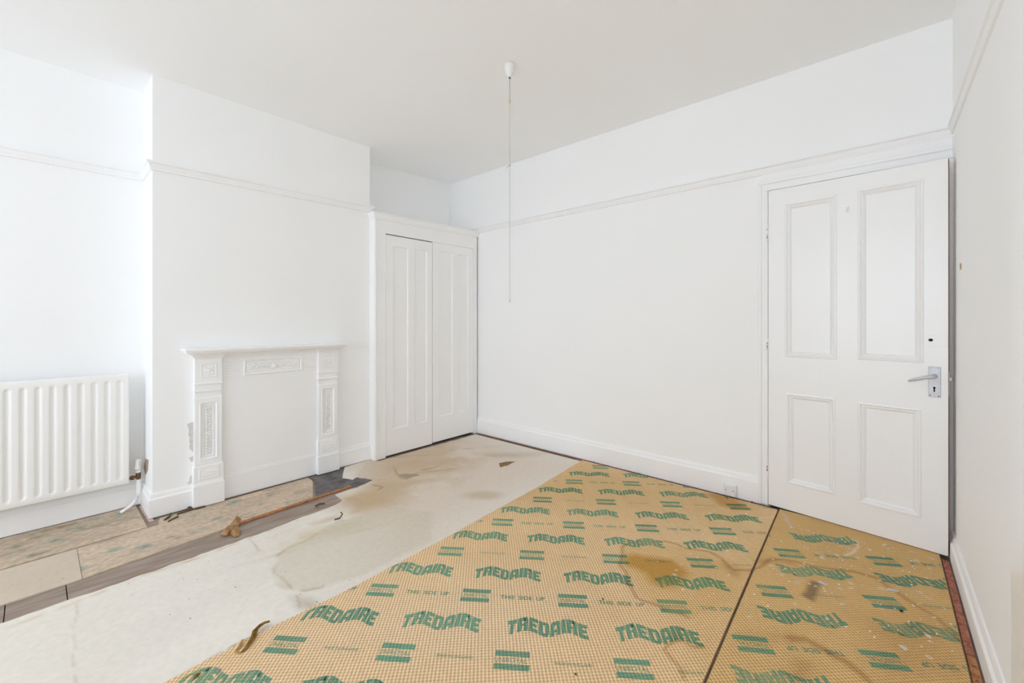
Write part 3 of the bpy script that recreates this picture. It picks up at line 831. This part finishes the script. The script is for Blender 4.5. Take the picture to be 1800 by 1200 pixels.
def lino_col(x, y):
    n = fbm(x, y, 2.2)[:, None]; n2 = fbm(x + 4, y * 0.35, 9)[:, None]
    c = np.array(LINO_PALE)[None, :] * (0.93 + 0.10 * n) * (0.97 + 0.06 * n2)
    return apply(c, x, y, lino_strokes)
ys = np.concatenate([np.arange(YF + 0.03, -0.9, 0.07), np.arange(-0.9, 3.012, 0.0085)])
xl = interp(ys, [(-0.9, -2.553), (0.4, -2.554), (0.75, -2.564), (1.25, -2.610), (1.325, -2.64), (1.335, -2.764), (1.50, -2.77), (1.56, -2.785), (1.62, -2.80), (1.74, -2.85), (1.80, -2.95), (1.82, -3.205), (1.874, -3.212), (1.90, -3.155), (3.02, -3.15)]) + jit(ys, 0.010, 16, 2.2)
xr = interp(ys, [(-0.75, 0.24), (-0.70, -1.60)])  # unseen part behind the camera widened as pale floor to bounce light
lino = sheet('lino_sheet', ys, xl, xr, 170, -0.006, 0.0, lino_col, M_lino)
tag(lino, 'large worn cream lino sheet with damp marks covering the left half of the floor', 'floor covering')

# narrow faded strips along the chimney wall
MOT = [(41, 955), (70, 945), (100, 950), (25, 972), (85, 960), (170, 910), (195, 922), (130, 930), (215, 905), (60, 975), (257, 960), (352, 930), (435, 905), (150, 995), (418, 883), (505, 882), (460, 884), (525, 865), (300, 945), (385, 912), (200, 965), (480, 868), (345, 905)]
def strip_strokes():
    out = []
    for k, (a, b_) in enumerate(MOT):
        x, y = fp(a, b_); c = rgb(126, 156, 146) if k % 3 else rgb(140, 140, 122)
        for q in range(4):
            out.append(('ell', [(x + random.uniform(-.03, .03), y + random.uniform(-.03, .03)), (random.uniform(.012, .026), random.uniform(.03, .055)), random.uniform(-.4, .4)], c, 0.75, 0.8, 30))
    for k in range(60):
        x = random.uniform(-3.5, -2.8); y = random.uniform(-0.5, 1.6)
        out.append(('ell', [(x, y), (random.uniform(.02, .05), random.uniform(.05, .16)), random.uniform(-.3, .3)], rgb(152, 132, 108), random.uniform(.35, .65), 0.9, 14))
    for k in range(26):
        x = random.uniform(-3.5, -2.9); y = random.uniform(-0.3, 1.3)
        out.append(('ell', [(x, y), (random.uniform(.004, .009), random.uniform(.005, .012)), 0], rgb(232, 226, 218), 0.8, 0.5))
    return out
SS = strip_strokes()
def pat_col(x, y):
    n = fbm(x, y, 5)[:, None]; n2 = fbm(x * 2.5, y * 0.5 + 3, 12)[:, None]
    c = np.array(rgb(212, 192, 168))[None, :] * (0.80 + 0.30 * n) * (0.86 + 0.24 * n2)
    return apply(c, x, y, SS)
def plain_col(x, y):
    n = fbm(x, y, 4)[:, None]
    return np.array(rgb(212, 198, 178))[None, :] * (0.92 + 0.14 * n)
yA = np.arange(-1.2, 0.43, 0.012)
stA = sheet('lino_strip', yA, np.full_like(yA, XA + 0.022), interp(yA, [(-0.9, -3.09), (0.45, -3.128)]), 44, -0.006, 0.0, pat_col, M_strip)
tag(stA, 'faded patterned lino strip under the radiator along the skirting', 'floor covering')
yP = np.append(np.arange(-1.2, 0.135, 0.012), 0.1402)
stP = sheet('lino_strip', yP, interp(yP, [(-0.9, -3.070), (0.45, -3.110)]), interp(yP, [(-0.9, -2.70), (0.14, -2.722)]), 34, -0.006, 0.0, plain_col, M_lino)
tag(stP, 'plain beige lino piece at the left between patterned strip and bare floorboard', 'floor covering')
yB = np.arange(0.142, 1.352, 0.012)
stB = sheet('lino_strip', yB, interp(yB, [(0.14, -3.100), (0.43, -3.112), (0.475, -3.122), (0.48, -3.218), (0.7, -3.21), (1.36, -3.216)]) + jit(yB, 0.004, 12, 1.0),
            interp(yB, [(0.14, -2.724), (0.6, -2.765), (0.76, -2.772), (0.775, -2.806), (1.1, -2.826), (1.215, -2.832), (1.34, -3.12), (1.352, -3.2)]) + jit(yB, 0.004, 16, 5.0), 40, -0.006, 0.0, pat_col, M_strip)
tag(stB, 'patterned lino strip with faded green flowers in front of the fireplace', 'floor covering')
# slate hearth showing where the lino is torn away
bm = BM()
hp = [(-3.232, 1.358), (-3.12, 1.352), (-2.824, 1.232), (-2.806, 1.50), (-2.815, 1.62), (-2.865, 1.735), (-2.97, 1.79), (-3.22, 1.81), (-3.232, 1.81)]
lo = [bm.verts.new((*q, -0.0058)) for q in hp]; hi = [bm.verts.new((*q, -0.002)) for q in hp]
bm.faces.new(hi); bm.faces.new(list(reversed(lo)))
for i in range(len(hp)): bm.faces.new((lo[i], lo[(i + 1) % len(hp)], hi[(i + 1) % len(hp)], hi[i]))
bmesh.ops.recalc_face_normals(bm, faces=list(bm.faces))
tag(mesh_obj('hearth_slab', bm, M_slate), 'dark grey slate hearth exposed beside the right fireplace pilaster', 'hearth')

fl = P((606, 821), (603, 832), (602, 840), (611, 841), (620, 843), (624, 840), (628, 838.5), (634, 840), (640, 840), (657, 843.6), (680, 842), (676, 818), (650, 807))
bm = BM(); va = [bm.verts.new((*q, 0.0012)) for q in fl]; vb = [bm.verts.new((*q, -0.0015)) for q in fl]
bm.faces.new(va); bm.faces.new(list(reversed(vb)))
for i in range(len(fl)): bm.faces.new((va[i], vb[i], vb[(i + 1) % len(fl)], va[(i + 1) % len(fl)]))
bmesh.ops.recalc_face_normals(bm, faces=list(bm.faces))
flap = mesh_obj('torn_flap', bm, M_lino, lino); flap['label'] = 'stained torn flap'
fv = np.array([v.co[:] for v in flap.data.vertices]); set_col(flap.data, lino_col(fv[:, 0].copy(), fv[:, 1].copy()))
# underlay strips
U_BASE, U_RIGHT = rgb(236, 202, 156), rgb(222, 184, 126)
BR = rgb(166, 116, 66)
under_strokes = [
    ('poly', P((430, 1200), (520, 1110), (640, 1040), (800, 1010), (980, 1040), (1000, 1130), (900, 1210)), rgb(239, 212, 176), 0.6, 0.5),
    ('poly', P((820, 880), (1000, 822), (1340, 888), (1300, 930), (1050, 900)), rgb(222, 186, 134), 0.7, 0.35),
    ('poly', P((1170, 1050), (1330, 950), (1400, 960), (1300, 1200), (1220, 1200)), rgb(226, 188, 130), 0.7, 0.3),
    ('poly', P((1095, 963), (1140, 955), (1205, 968), (1270, 987), (1318, 1007), (1290, 1060), (1210, 1093), (1138, 1064), (1098, 1006)), rgb(222, 182, 122), 0.55, 0.06),
    ('poly', P((1098, 980), (1120, 978), (1150, 984), (1182, 990), (1202, 1000), (1213, 1011), (1196, 1030), (1185, 1037), (1165, 1037), (1145, 1028), (1133, 1013), (1118, 1004), (1100, 998)), rgb(196, 146, 62), 0.85, 0.05),
    ('line', P((1110, 957), (1095, 963), (1093, 975), (1090, 999), (1098, 1006), (1106, 1031), (1119, 1055), (1138, 1064), (1164, 1074), (1197, 1087), (1212, 1094)), BR, 0.65, 0.0075),
    ('line', P((1110, 957), (1140, 955), (1170, 955), (1190, 960), (1205, 968), (1225, 971), (1250, 976), (1270, 987), (1281, 1000), (1290, 1006), (1318, 1007), (1335, 1000), (1350, 988), (1375, 986), (1395, 990), (1440, 1000), (1500, 1008), (1540, 1020), (1562, 1036), (1600, 1060), (1640, 1085), (1670, 1112), (1690, 1132)), BR, 0.60, 0.0085),
    ('line', P((1278, 1000), (1290, 1012)), BR, 0.4, 0.03),
    ('line', P((1335, 992), (1360, 988), (1385, 992)), BR, 0.4, 0.025),
    ('line', P((1390, 1126), (1420, 1130), (1440, 1143), (1462, 1158), (1490, 1172), (1525, 1200)), BR, 0.6, 0.016),
    ('line', P((1310, 1125), (1390, 1126)), BR, 0.2, 0.03),
    ('line', P((1238, 1141), (1222, 1143), (1205, 1132), (1190, 1133), (1175, 1142), (1172, 1150), (1186, 1166), (1198, 1184), (1204, 1202)), BR, 0.6, 0.006),
    ('line', P((1410, 1170), (1400, 1200)), BR, 0.35, 0.03),
    ('poly', P((1245, 868), (1275, 866), (1305, 888), (1320, 898), (1290, 899), (1262, 890)), rgb(196, 140, 66), 0.7, 0.06),
    ('ell', [fp(1255, 875), (0.12, 0.06), 0.4], rgb(186, 150, 100), 0.5, 0.8),
    ('poly', P((1428, 1024), (1444, 1030), (1434, 1064), (1412, 1052)), rgb(120, 98, 78), 0.75, 0.02),
    ('poly', P((1500, 1090), (1640, 1085), (1690, 1150), (1700, 1200), (1560, 1200)), rgb(196, 152, 96), 0.5, 0.15),
    ('ell', [fp(1600, 985), (0.22, 0.12), 0.4], rgb(216, 186, 134), 0.4, 0.8, 10),
    ('line', P((1375, 905), (1382, 918), (1390, 930)), rgb(214, 200, 178), 0.75, 0.010),
    ('line', P((1505, 955), (1508, 965), (1500, 975), (1485, 982)), rgb(238, 226, 206), 0.85, 0.006),
    ('line', P((1465, 958), (1490, 958), (1498, 952)), rgb(226, 208, 180), 0.6, 0.006),
    ('line', P((1310, 912), (1335, 916), (1360, 911)), rgb(236, 222, 200), 0.7, 0.005),
    ('line', P((1205, 905), (1212, 919), (1240, 921)), rgb(226, 206, 172), 0.5, 0.005),
]
rs = random.Random(11)
for k in range(70):   # dried plaster dust and paint drips trodden in near the door
    a = rs.uniform(1180, 1680); b_ = 860 + (a - 1180) * 0.25 + rs.uniform(10, 130) * (0.5 + rs.random())
    if b_ < 880: continue
    under_strokes.append(('ell', [fp(a, min(b_, 1190)), (rs.uniform(.006, .016), rs.uniform(.005, .013)), rs.uniform(0, 3)], rgb(236, 228, 214), rs.uniform(.35, .8), 0.6))
def under_col(base):
    def f(x, y):
        n = fbm(x, y, 2.5)[:, None]; n2 = fbm(x + 3, y, 12)[:, None]
        c = np.array(base)[None, :] * (0.93 + 0.12 * n) * (0.96 + 0.08 * n2)
        return apply(c, x, y, under_strokes)
    return f
UL = [(-1.0, -1.69), (0.29, -1.721), (0.576, -1.732), (0.835, -1.723), (1.354, -1.742), (2.3, -1.80), (2.8, -1.85), (3.02, -1.87)]
SEAM = [(-1.0, -0.36), (1.428, -0.427), (2.236, -0.452), (3.02, -0.476)]
UR = 0.214
ZU = 0.012
ys = np.arange(-0.6, 3.014, 0.009)
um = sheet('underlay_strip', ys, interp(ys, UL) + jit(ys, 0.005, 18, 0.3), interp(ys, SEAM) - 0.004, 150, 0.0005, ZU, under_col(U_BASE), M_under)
tag(um, 'wide tan waffle underlay strip with green lettering across the middle of the floor', 'underlay')
ys = np.arange(-0.6, 3.03, 0.009)
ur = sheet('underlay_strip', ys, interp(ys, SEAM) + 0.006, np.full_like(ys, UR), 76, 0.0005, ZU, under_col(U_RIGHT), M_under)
tag(ur, 'narrow stained underlay strip with upside-down green lettering in front of the open door', 'underlay')

# --- the green print
def G(*q): return list(q)
LET = {   # heavy poster letters as quads in a unit box
 'T': (0.86, [((0, .70), (1, .70), (1, 1), (0, 1)), ((.30, 0), (.70, 0), (.70, .70), (.30, .70))]),
 'R': (1.0, [((0, 0), (.40, 0), (.40, 1), (0, 1)), ((.40, .74), (.78, .74), (.66, 1), (.40, 1)), ((.62, .45), (1, .50), (1, .78), (.62, .74)), ((.62, .74), (1, .78), (.88, 1), (.62, 1)), ((.40, .36), (.62, .40), (.62, .52), (.40, .52)), ((.58, 0), (1, 0), (.96, .5), (.60, .45))]),
 'E': (0.86, [((0, 0), (.42, 0), (.42, 1), (0, 1)), ((.42, .74), (1, .74), (1, 1), (.42, 1)), ((.42, .39), (.86, .39), (.86, .61), (.42, .61)), ((.42, 0), (1, 0), (1, .26), (.42, .26))]),
 'D': (0.98, [((0, 0), (.40, 0), (.40, 1), (0, 1)), ((.40, .78), (.66, .78), (.74, 1), (.40, 1)), ((.40, 0), (.74, 0), (.66, .22), (.40, .22)), ((.64, .20), (1, .22), (1, .78), (.64, .80)), ((.66, .79), (1, .78), (.86, .96), (.72, 1)), ((.66, .21), (.72, 0), (.86, .04), (1, .22))]),
 'A': (1.0, [((0, 0), (.38, 0), (.40, .70), (.06, .80)), ((.06, .80), (.40, .70), (.40, 1), (.20, 1)), ((.40, .72), (.64, .72), (.72, 1), (.40, 1)), ((.62, 0), (1, 0), (.98, .80), (.62, .72)), ((.64, .72), (.98, .80), (.86, 1), (.70, 1)), ((.38, .22), (.62, .22), (.62, .42), (.38, .42))]),
 'I': (0.42, [((0, 0), (1, 0), (1, 1), (0, 1))]),
}
def word_quads(word, length, h, amp):
    gap = 0.075
    tot = sum(LET[c][0] for c in word) + gap * (len(word) - 1)
    k = length / tot; u = 0; out = []
    wave = lambda s: -amp * math.cos(4 * math.pi * s / length)
    for ch in word:
        wd, qs = LET[ch]
        for q in qs:
            n = max(1, int(round(abs(q[1][0] - q[0][0]) * wd / 0.14)))
            for i in range(n):
                a, b_ = i / n, (i + 1) / n
                def at(t, top):
                    p, r = (q[3], q[2]) if top else (q[0], q[1])
                    x = (p[0] * (1 - t) + r[0] * t) * wd + u; y = p[1] * (1 - t) + r[1] * t
                    s = x * k
                    return (s, (y - 0.5) * h + wave(s))
                out.append((at(a, 0), at(b_, 0), at(b_, 1), at(a, 1)))
        u += wd + gap
    return out
def text_faces(body, length, h, fat):
    cu = bpy.data.curves.new('t', 'FONT'); cu.body = body; cu.size = 1; cu.offset = fat; cu.resolution_u = 2
    o = bpy.data.objects.new('t', cu); C.objects.link(o)
    bpy.context.view_layer.update()
    me = bpy.data.meshes.new_from_object(o.evaluated_get(bpy.context.evaluated_depsgraph_get()))
    vs_ = [(v.co.x, v.co.y) for v in me.vertices]
    fs_ = [tuple(p.vertices) for p in me.polygons]
    bpy.data.objects.remove(o); bpy.data.curves.remove(cu); bpy.data.meshes.remove(me)
    x0 = min(v[0] for v in vs_); x1 = max(v[0] for v in vs_); y0 = min(v[1] for v in vs_); y1 = max(v[1] for v in vs_)
    vs_ = [((x - x0) / (x1 - x0) * length, ((y - y0) / (y1 - y0) - 0.5) * h) for x, y in vs_]
    return [tuple(vs_[i] for i in f) for f in fs_]
Q_WORD = word_quads('TREDAIRE', 0.300, 0.072, 0.013)
def bar(u0, u1, v0, v1, n=8):
    return [((u0 + (u1 - u0) * i / n, v0), (u0 + (u1 - u0) * (i + 1) / n, v0), (u0 + (u1 - u0) * (i + 1) / n, v1), (u0 + (u1 - u0) * i / n, v1)) for i in range(n)]
Q_LOGO = bar(0, 0.120, 0.016, 0.040) + bar(0, 0.120, -0.040, -0.016) + text_faces('UNIROYAL', 0.112, 0.021, 0.0)
Q_LOGO = [tuple((u + 0.004 if len(q) != 4 and False else u, v) for u, v in q) for q in Q_LOGO]
Q_SIDE = text_faces('THIS  SIDE  UP', 0.185, 0.023, 0.02)
Q_MADE = text_faces('MADE IN ENGLAND', 0.125, 0.013, 0.0)
rp = random.Random(5)
def print_on(par, name, quads, ox, oy, ang, rot180, edges, tone=1.0):
    ca, sa = math.cos(ang), math.sin(ang)
    bm = BM()
    for q in quads:
        vs_ = []
        for u, v in q:
            if rot180: u, v = -u, -v
            vs_.append(bm.verts.new((ox + u * ca - v * sa, oy + u * sa + v * ca, ZU + 0.0006)))
        try: bm.faces.new(vs_)
        except ValueError: pass
    bmesh.ops.remove_doubles(bm, verts=list(bm.verts), dist=0.0002)
    for (pco, pno) in edges:
        bmesh.ops.bisect_plane(bm, geom=list(bm.verts) + list(bm.edges) + list(bm.faces), plane_co=pco, plane_no=pno, clear_outer=True)
    if len(bm.faces) < 1:
        bm.free(); return
    for f in bm.faces:
        f.normal_update()
        if f.normal.z < 0: f.normal_flip()
    me = bpy.data.meshes.new(name); bm.to_mesh(me); bm.free()
    V = np.array([v.co[:] for v in me.vertices])
    g = np.array(rgb(114, 154, 126)) * tone
    x, y = V[:, 0].copy(), V[:, 1].copy()
    c = g[None, :] * (0.9 + 0.2 * fbm(x, y, 20))[:, None] * np.ones((len(V), 1))
    under = under_col(U_BASE)(x, y) / np.array(U_BASE)[None, :]
    c = c * np.clip(under, 0.3, 1.1)
    fade = np.clip((fbm(x + 6, y + 2, 7) - 0.55) * 2.0, 0, 0.5)[:, None] * (0.4 + 0.6 * (x > -0.47))[:, None]
    c = c * (1 - fade) + np.array(rgb(190, 178, 128))[None, :] * fade
    set_col(me, c)
    link(name, me, M_print, par)
ANG = math.radians(36.5)
def v3(x, y): return (x, y, 0)
E_MAIN = [(v3(-1.74, 1.35), (-1, -0.04, 0)), (v3(-0.4365 - 0.006, 1.6), (1, 0.031, 0)), (v3(0, 3.012), (0, 1, 0))]
E_RIGHT = [(v3(-0.4365 + 0.008, 1.6), (-1, -0.031, 0)), (v3(UR - 0.002, 0), (1, 0, 0)), (v3(0, 3.026), (0, 1, 0))]
for j in range(-4, 7):
    for i in range(-3, 6):
        x = -1.719 + 0.326 * i - 0.013 * j; y = 0.705 + 0.241 * i + 0.395 * j
        if not (-2.15 < x < -0.3 and -0.6 < y < 3.3): continue
        t = rp.uniform(0.88, 1.1)
        print_on(um, 'printed_word', Q_WORD, x, y, ANG, False, E_MAIN, t)
        ca, sa = math.cos(ANG), math.sin(ANG)
        lx = x - 0.03 * ca + 0.165 * sa; ly = y - 0.03 * sa - 0.165 * ca
        print_on(um, 'printed_emblem', Q_LOGO, lx, ly, ANG, False, E_MAIN, t)
        if j % 2: tx, qs = 0.165, Q_SIDE
        else: tx, qs = 0.205, Q_MADE
        print_on(um, 'printed_line', qs, lx + tx * ca, ly + tx * sa, ANG, False, E_MAIN, t * 0.92)
ANG2 = math.radians(33)
ca, sa = math.cos(ANG2), math.sin(ANG2)
bx, by = fp(1338, 1078, ZU)
for j in range(-6, 5):
    for i in range(-1, 3):
        x = bx + 0.352 * i; y = by + 0.216 * i + 0.393 * j
        if not (-0.9 < x < 0.3 and -0.6 < y < 3.3): continue
        t = rp.uniform(0.82, 1.02)
        # lettering runs the other way on this strip: start at the far end of the word
        if y > 2.85: continue
        print_on(ur, 'printed_word', Q_WORD, x + 0.30 * ca, y + 0.30 * sa, ANG2, True, E_RIGHT, t)
        lx, ly = x + 0.055 * ca - 0.155 * sa, y + 0.055 * sa + 0.155 * ca
        if ly > 2.84: continue
        print_on(ur, 'printed_emblem', Q_LOGO, lx + 0.12 * ca, ly + 0.12 * sa, ANG2, True, E_RIGHT, t)
        if j % 2: print_on(ur, 'printed_line', Q_SIDE, lx + 0.355 * ca, ly + 0.355 * sa, ANG2, True, E_RIGHT, t * 0.92)
        else: print_on(ur, 'printed_line', Q_MADE, lx + 0.33 * ca, ly + 0.33 * sa, ANG2, True, E_RIGHT, t * 0.92)

# ------------------------------------------------------------------ carpet gripper rods
def rod(p0, p1, width, m, label, z0=-0.006, h=0.007, group=None):
    a = Vector((*p0, 0)); b_ = Vector((*p1, 0)); L = (b_ - a).length
    o = empty('gripper_rod', (a.x, a.y, z0), math.atan2(b_.y - a.y, b_.x - a.x))
    tag(o, label, 'gripper rod', group)
    bm = BM(); box(bm, 0, L, 0, width, 0, h, 0.001); mesh_obj('batten', bm, m, o)
    bm = BM(); s = 0.02; k = 0
    while s < L - 0.01:
        yy = width * (0.3 if k % 2 else 0.68)
        t = 0.0012
        v = [bm.verts.new(q) for q in ((s - t, yy - t, h), (s + t, yy - t, h), (s, yy + t, h), (s + 0.001, yy, h + 0.004))]
        for f in ((0, 1, 3), (1, 2, 3), (2, 0, 3)): bm.faces.new([v[q] for q in f])
        s += 0.028; k += 1
    pn = mesh_obj('pin', bm, M_rust, o); pn['kind'] = 'stuff'
    for s in (0.06, L / 2, L - 0.06):
        bm = BM(); lathe(bm, [(0.0035, h), (0.0035, h + 0.0008), (0.001, h + 0.001)], 8)
        for v in bm.verts: v.co.x += s; v.co.y += width / 2
        mesh_obj('nail', bm, M_rust, o)
rod((0.245, 2.16), (0.245, 2.925), 0.024, M_pinkrod, 'pink gripper rod along the right skirting, the piece nearest the door')
rod((0.245, 1.88), (0.245, 2.155), 0.024, M_tanrod, 'short orange gripper rod along the right skirting, middle piece')
rod((0.245, 1.10), (0.245, 1.875), 0.024, M_pinkrod, 'pink gripper rod along the right skirting, piece at the bottom edge of the photo')
rod((-3.14, 3.024), (-1.95, 3.024), 0.022, M_rawwood, 'brown gripper rod along the back skirting beside the cupboard')
rod((-1.94, 3.024), (-0.62, 3.024), 0.022, M_pinkrod, 'pinkish gripper rod along the back skirting behind the underlay')
rod((-2.770, 0.775), (-2.805, 1.475), 0.026, M_tanrod, 'orange gripper rod lying in front of the fireplace beside the bare floorboard', z0=-0.004, h=0.009)
rod((-3.522, 0.433), (-3.20, 0.438), 0.022, mat('pale_pink_batten', rgb(216, 192, 180), 0.85, 0.15, noise=0.2, nscale=40), 'short pink batten in the corner below the radiator valve')

# ------------------------------------------------------------------ debris
def crumple(name, outline, z, amp, m, seed, label, cat, group=None, thick=0.0012, grp_kind=None):
    """thin crumpled scrap from an outline on the floor: fan of creased facets with thickness"""
    r = random.Random(seed)
    cx = sum(p[0] for p in outline) / len(outline); cy = sum(p[1] for p in outline) / len(outline)
    bm = BM()
    c = bm.verts.new((cx, cy, z + amp * 0.9))
    inner = [bm.verts.new((cx + (x - cx) * .55 + r.uniform(-.004, .004), cy + (y - cy) * .55, z + amp * r.uniform(0.3, 1.0))) for x, y in outline]
    outer = [bm.verts.new((x, y, z + amp * r.choice((0.0, 0.05, 0.45)))) for x, y in outline]
    n = len(outline)
    for i in range(n):
        j = (i + 1) % n
        bm.faces.new((c, inner[i], inner[j])); bm.faces.new((inner[i], outer[i], outer[j], inner[j]))
    bmesh.ops.solidify(bm, geom=list(bm.faces), thickness=-thick)
    bmesh.ops.recalc_face_normals(bm, faces=list(bm.faces))
    zmin = min(v.co.z for v in bm.verts)
    for v in bm.verts: v.co.z += z - zmin + 0.0002
    return tag(mesh_obj(name, bm, m), label, cat, group)
crumple('paper_scrap', P((386, 940), (400, 927), (412, 922), (420, 930), (421, 941), (412, 944), (404, 938), (398, 942)), 0.001, 0.020, M_paper, 2, 'crumpled tan paper scrap at the left end of the orange rod', 'paper scrap')
crumple('paper_scrap', P((405, 922), (410, 916), (416, 908), (424, 912), (420, 924), (412, 926)), 0.002, 0.012, M_paper, 9, 'smaller torn tan paper flap just behind the crumpled scrap', 'paper scrap')
crumple('paper_scrap', P((877, 815), (890, 811), (906, 811), (892, 818), (879, 821)), 0.0, 0.012, mat('brown_card', rgb(200, 168, 126), 0.9, 0.1, noise=0.3, nscale=40), 4, 'small brown torn flap on the pale lino before the back wall', 'paper scrap')
def stick(name, pts, r, m, label, cat, group=None, z=0.0):
    bm = BM()
    P3 = [(*fp(a, b_), z + r + h) for a, b_, h in pts]
    tube(bm, P3, [r * (0.7 + 0.6 * random.random()) for _ in P3], 6)
    return tag(mesh_obj(name, bm, m), label, cat, group)
stick('twig', [(588, 914, 0), (597, 912, 0.002), (602, 908, 0.012), (599, 907, 0.02)], 0.004, M_splint, 'dark curled splinter on the lino in front of the fireplace', 'splinter')
stick('twig', [(555, 891, 0), (562, 888, 0.004), (571, 887, 0.002)], 0.006, M_splint, 'dark mossy crumb at the right end of the bare floorboard', 'splinter')
for k, q in enumerate(([(289, 915), (297, 910), (301, 904)], [(296, 918), (304, 913), (313, 909)], [(311, 905), (330, 899), (345, 894)], [(331, 897), (345, 895), (361, 891)], [(329, 893), (336, 895)])):
    stick('wood_splinter', [(a, b_, 0.003 * random.random()) for a, b_ in q], 0.005 if k < 4 else 0.006, M_splint,
          ('short dark splinter nearest the chimney breast corner', 'dark splinter lying in the gap by the lino edge', 'long grey splinter at the foot of the left pilaster', 'splinter under the left edge of the left pilaster', 'dark crumb against the left plinth')[k], 'splinter', 'splinters by the left pilaster')
# curled strip of old sponge torn off the underlay edge
def curl(name, pts, wd, m, label, cat, z):
    bm = BM(); prev = None
    for i, (a, b_, h) in enumerate(pts):
        x, y = fp(a, b_); t = i / (len(pts) - 1)
        ws = wd * (0.5 + 0.5 * math.sin(math.pi * min(1, t * 0.9 + 0.1)))
        nx2, ny2 = pts[min(i + 1, len(pts) - 1)][:2]; px2, py2 = pts[max(i - 1, 0)][:2]
        p, q = Vector(fp(px2, py2)), Vector(fp(nx2, ny2)); d = (q - p).normalized(); n = Vector((d.y, -d.x))
        cur = [bm.verts.new((x + n.x * ws, y + n.y * ws, z + h)), bm.verts.new((x, y, z + h + ws * 0.9)), bm.verts.new((x - n.x * ws, y - n.y * ws, z + h + 0.002)), bm.verts.new((x, y, z + h + 0.001))]
        if prev:
            for k in range(4): bm.faces.new((prev[k], prev[(k + 1) % 4], cur[(k + 1) % 4], cur[k]))
        else: bm.faces.new(cur)
        prev = cur
    bm.faces.new(list(reversed(prev)))
    bmesh.ops.recalc_face_normals(bm, faces=list(bm.faces))
    return tag(mesh_obj(name, bm, m), label, cat)
curl('sponge_strip', [(474, 1098, 0.0), (464, 1102, .002), (456, 1108, .004), (449, 1116, .006), (446, 1126, .006), (440, 1136, .006), (434, 1145, .004), (425, 1153, .001)], 0.010, M_sponge, 'curled brown strip of torn sponge on the underlay edge', 'sponge strip', ZU)
curl('sponge_strip', [(426, 1131, 0.001), (424, 1138, .005), (420, 1146, .004), (414, 1152, 0.0), (424, 1155, 0.0)], 0.006, mat('sponge_tan', rgb(190, 156, 96), 0.95, 0.1, noise=0.3, nscale=60), 'small tan sponge curl left of the longer brown curl', 'sponge strip', ZU)
curl('sponge_strip', [(352, 1190, 0.0), (345, 1194, .004), (340, 1201, .001)], 0.006, M_sponge, 'brown sponge crumb on the underlay edge at the bottom of the photo', 'sponge strip', ZU)
# flakes of plaster and paint lying on the underlay
def flake(a, b_, rx, ry, seed, label=None, group=None, z=ZU, m=M_flake, name='plaster_flake'):
    r = random.Random(seed); x, y = fp(a, b_); n = 7; an0 = r.uniform(0, 3)
    pts = []
    for k in range(n):
        an = 2 * math.pi * k / n; q = r.uniform(0.65, 1.15)
        u, v = rx * q * math.cos(an), ry * q * math.sin(an)
        pts.append((x + u * math.cos(an0) - v * math.sin(an0), y + u * math.sin(an0) + v * math.cos(an0)))
    return crumple(name, pts, z + 0.0004, 0.004, m, seed, label, 'flake', group, thick=0.0008)
flake(1568, 1042, 0.026, 0.014, 21, 'white plaster flake with ragged ends, the largest on the right underlay strip')
flake(1588, 1144, 0.020, 0.012, 22, 'white plaster flake beside the lowest emblem on the right underlay strip')
flake(1447, 1030, 0.020, 0.013, 23, 'white plaster flake above the grey smudge on the right underlay strip')
flake(1445, 985, 0.016, 0.009, 24, 'white plaster flake below the emblem nearest the door')
flake(1555, 962, 0.016, 0.008, 25, 'white flake close to the foot of the door')
flake(1480, 1067, 0.012, 0.008, 26, 'small white flake right of the grey smudge')
flake(1632, 1125, 0.012, 0.008, 27, 'small pinkish white flake before the right gripper rod')
flake(385, 1184, 0.010, 0.006, 28, 'pale grey flake on the lettering at the bottom left', m=mat('grey_flake', rgb(186, 192, 200), .8))
flake(997, 1008, 0.007, 0.005, 29, 'tiny white flake at the start of a printed word in mid floor')
flake(1584, 1079, 0.014, 0.006, 30, 'dark dead leaf crumb on the right underlay strip', m=M_splint, name='leaf_crumb')
flake(1060, 1058, 0.006, 0.005, 31, 'dark crumb on the printed line in mid floor', m=M_splint, name='leaf_crumb')
flake(1012, 1192, 0.005, 0.004, 32, 'dark crumb near the bottom edge in mid floor', m=M_splint, name='leaf_crumb')
flake(1322, 886, 0.012, 0.008, 33, 'reddish brick crumb at the foot of the door frame', m=mat('brick_crumb', rgb(160, 100, 84), .9), name='brick_crumb')
flake(882, 957, 0.007, 0.004, 34, 'dark crumb on the pale lino beside the underlay edge', z=0.0, m=M_splint, name='leaf_crumb')
bm = BM(); rz = random.Random(8)
for k in range(150):
    a = rz.uniform(1150, 1690); b_ = 868 + max(0, a - 1150) * 0.24 + rz.random() ** 1.6 * 170
    if a < 1345 and b_ < 866 + (a - 1150) * 0.135 + 12: continue
    if a > 1350 and b_ < 900 + (a - 1350) * 0.3: continue
    if b_ > 1195: continue
    x, y = fp(a, b_)
    if x > UR - 0.012: continue
    rr = rz.uniform(0.0018, 0.006); an = rz.uniform(0, 3)
    vs_ = [bm.verts.new((x + rr * q * math.cos(an + t), y + rr * q * math.sin(an + t), ZU + 0.001 + 0.0015 * (i % 2))) for i, (t, q) in enumerate(((0, 1.3), (1.6, .7), (3.1, 1.1), (4.7, .8)))]
    ap = bm.verts.new((x, y, ZU + 0.004))
    for i in range(4): bm.faces.new((vs_[i], vs_[(i + 1) % 4], ap))
    bm.faces.new(list(reversed(vs_)))
tag(mesh_obj('plaster_crumbs', bm, M_flake), 'scatter of tiny white plaster crumbs on the underlay near the door', 'crumbs', kind='stuff')
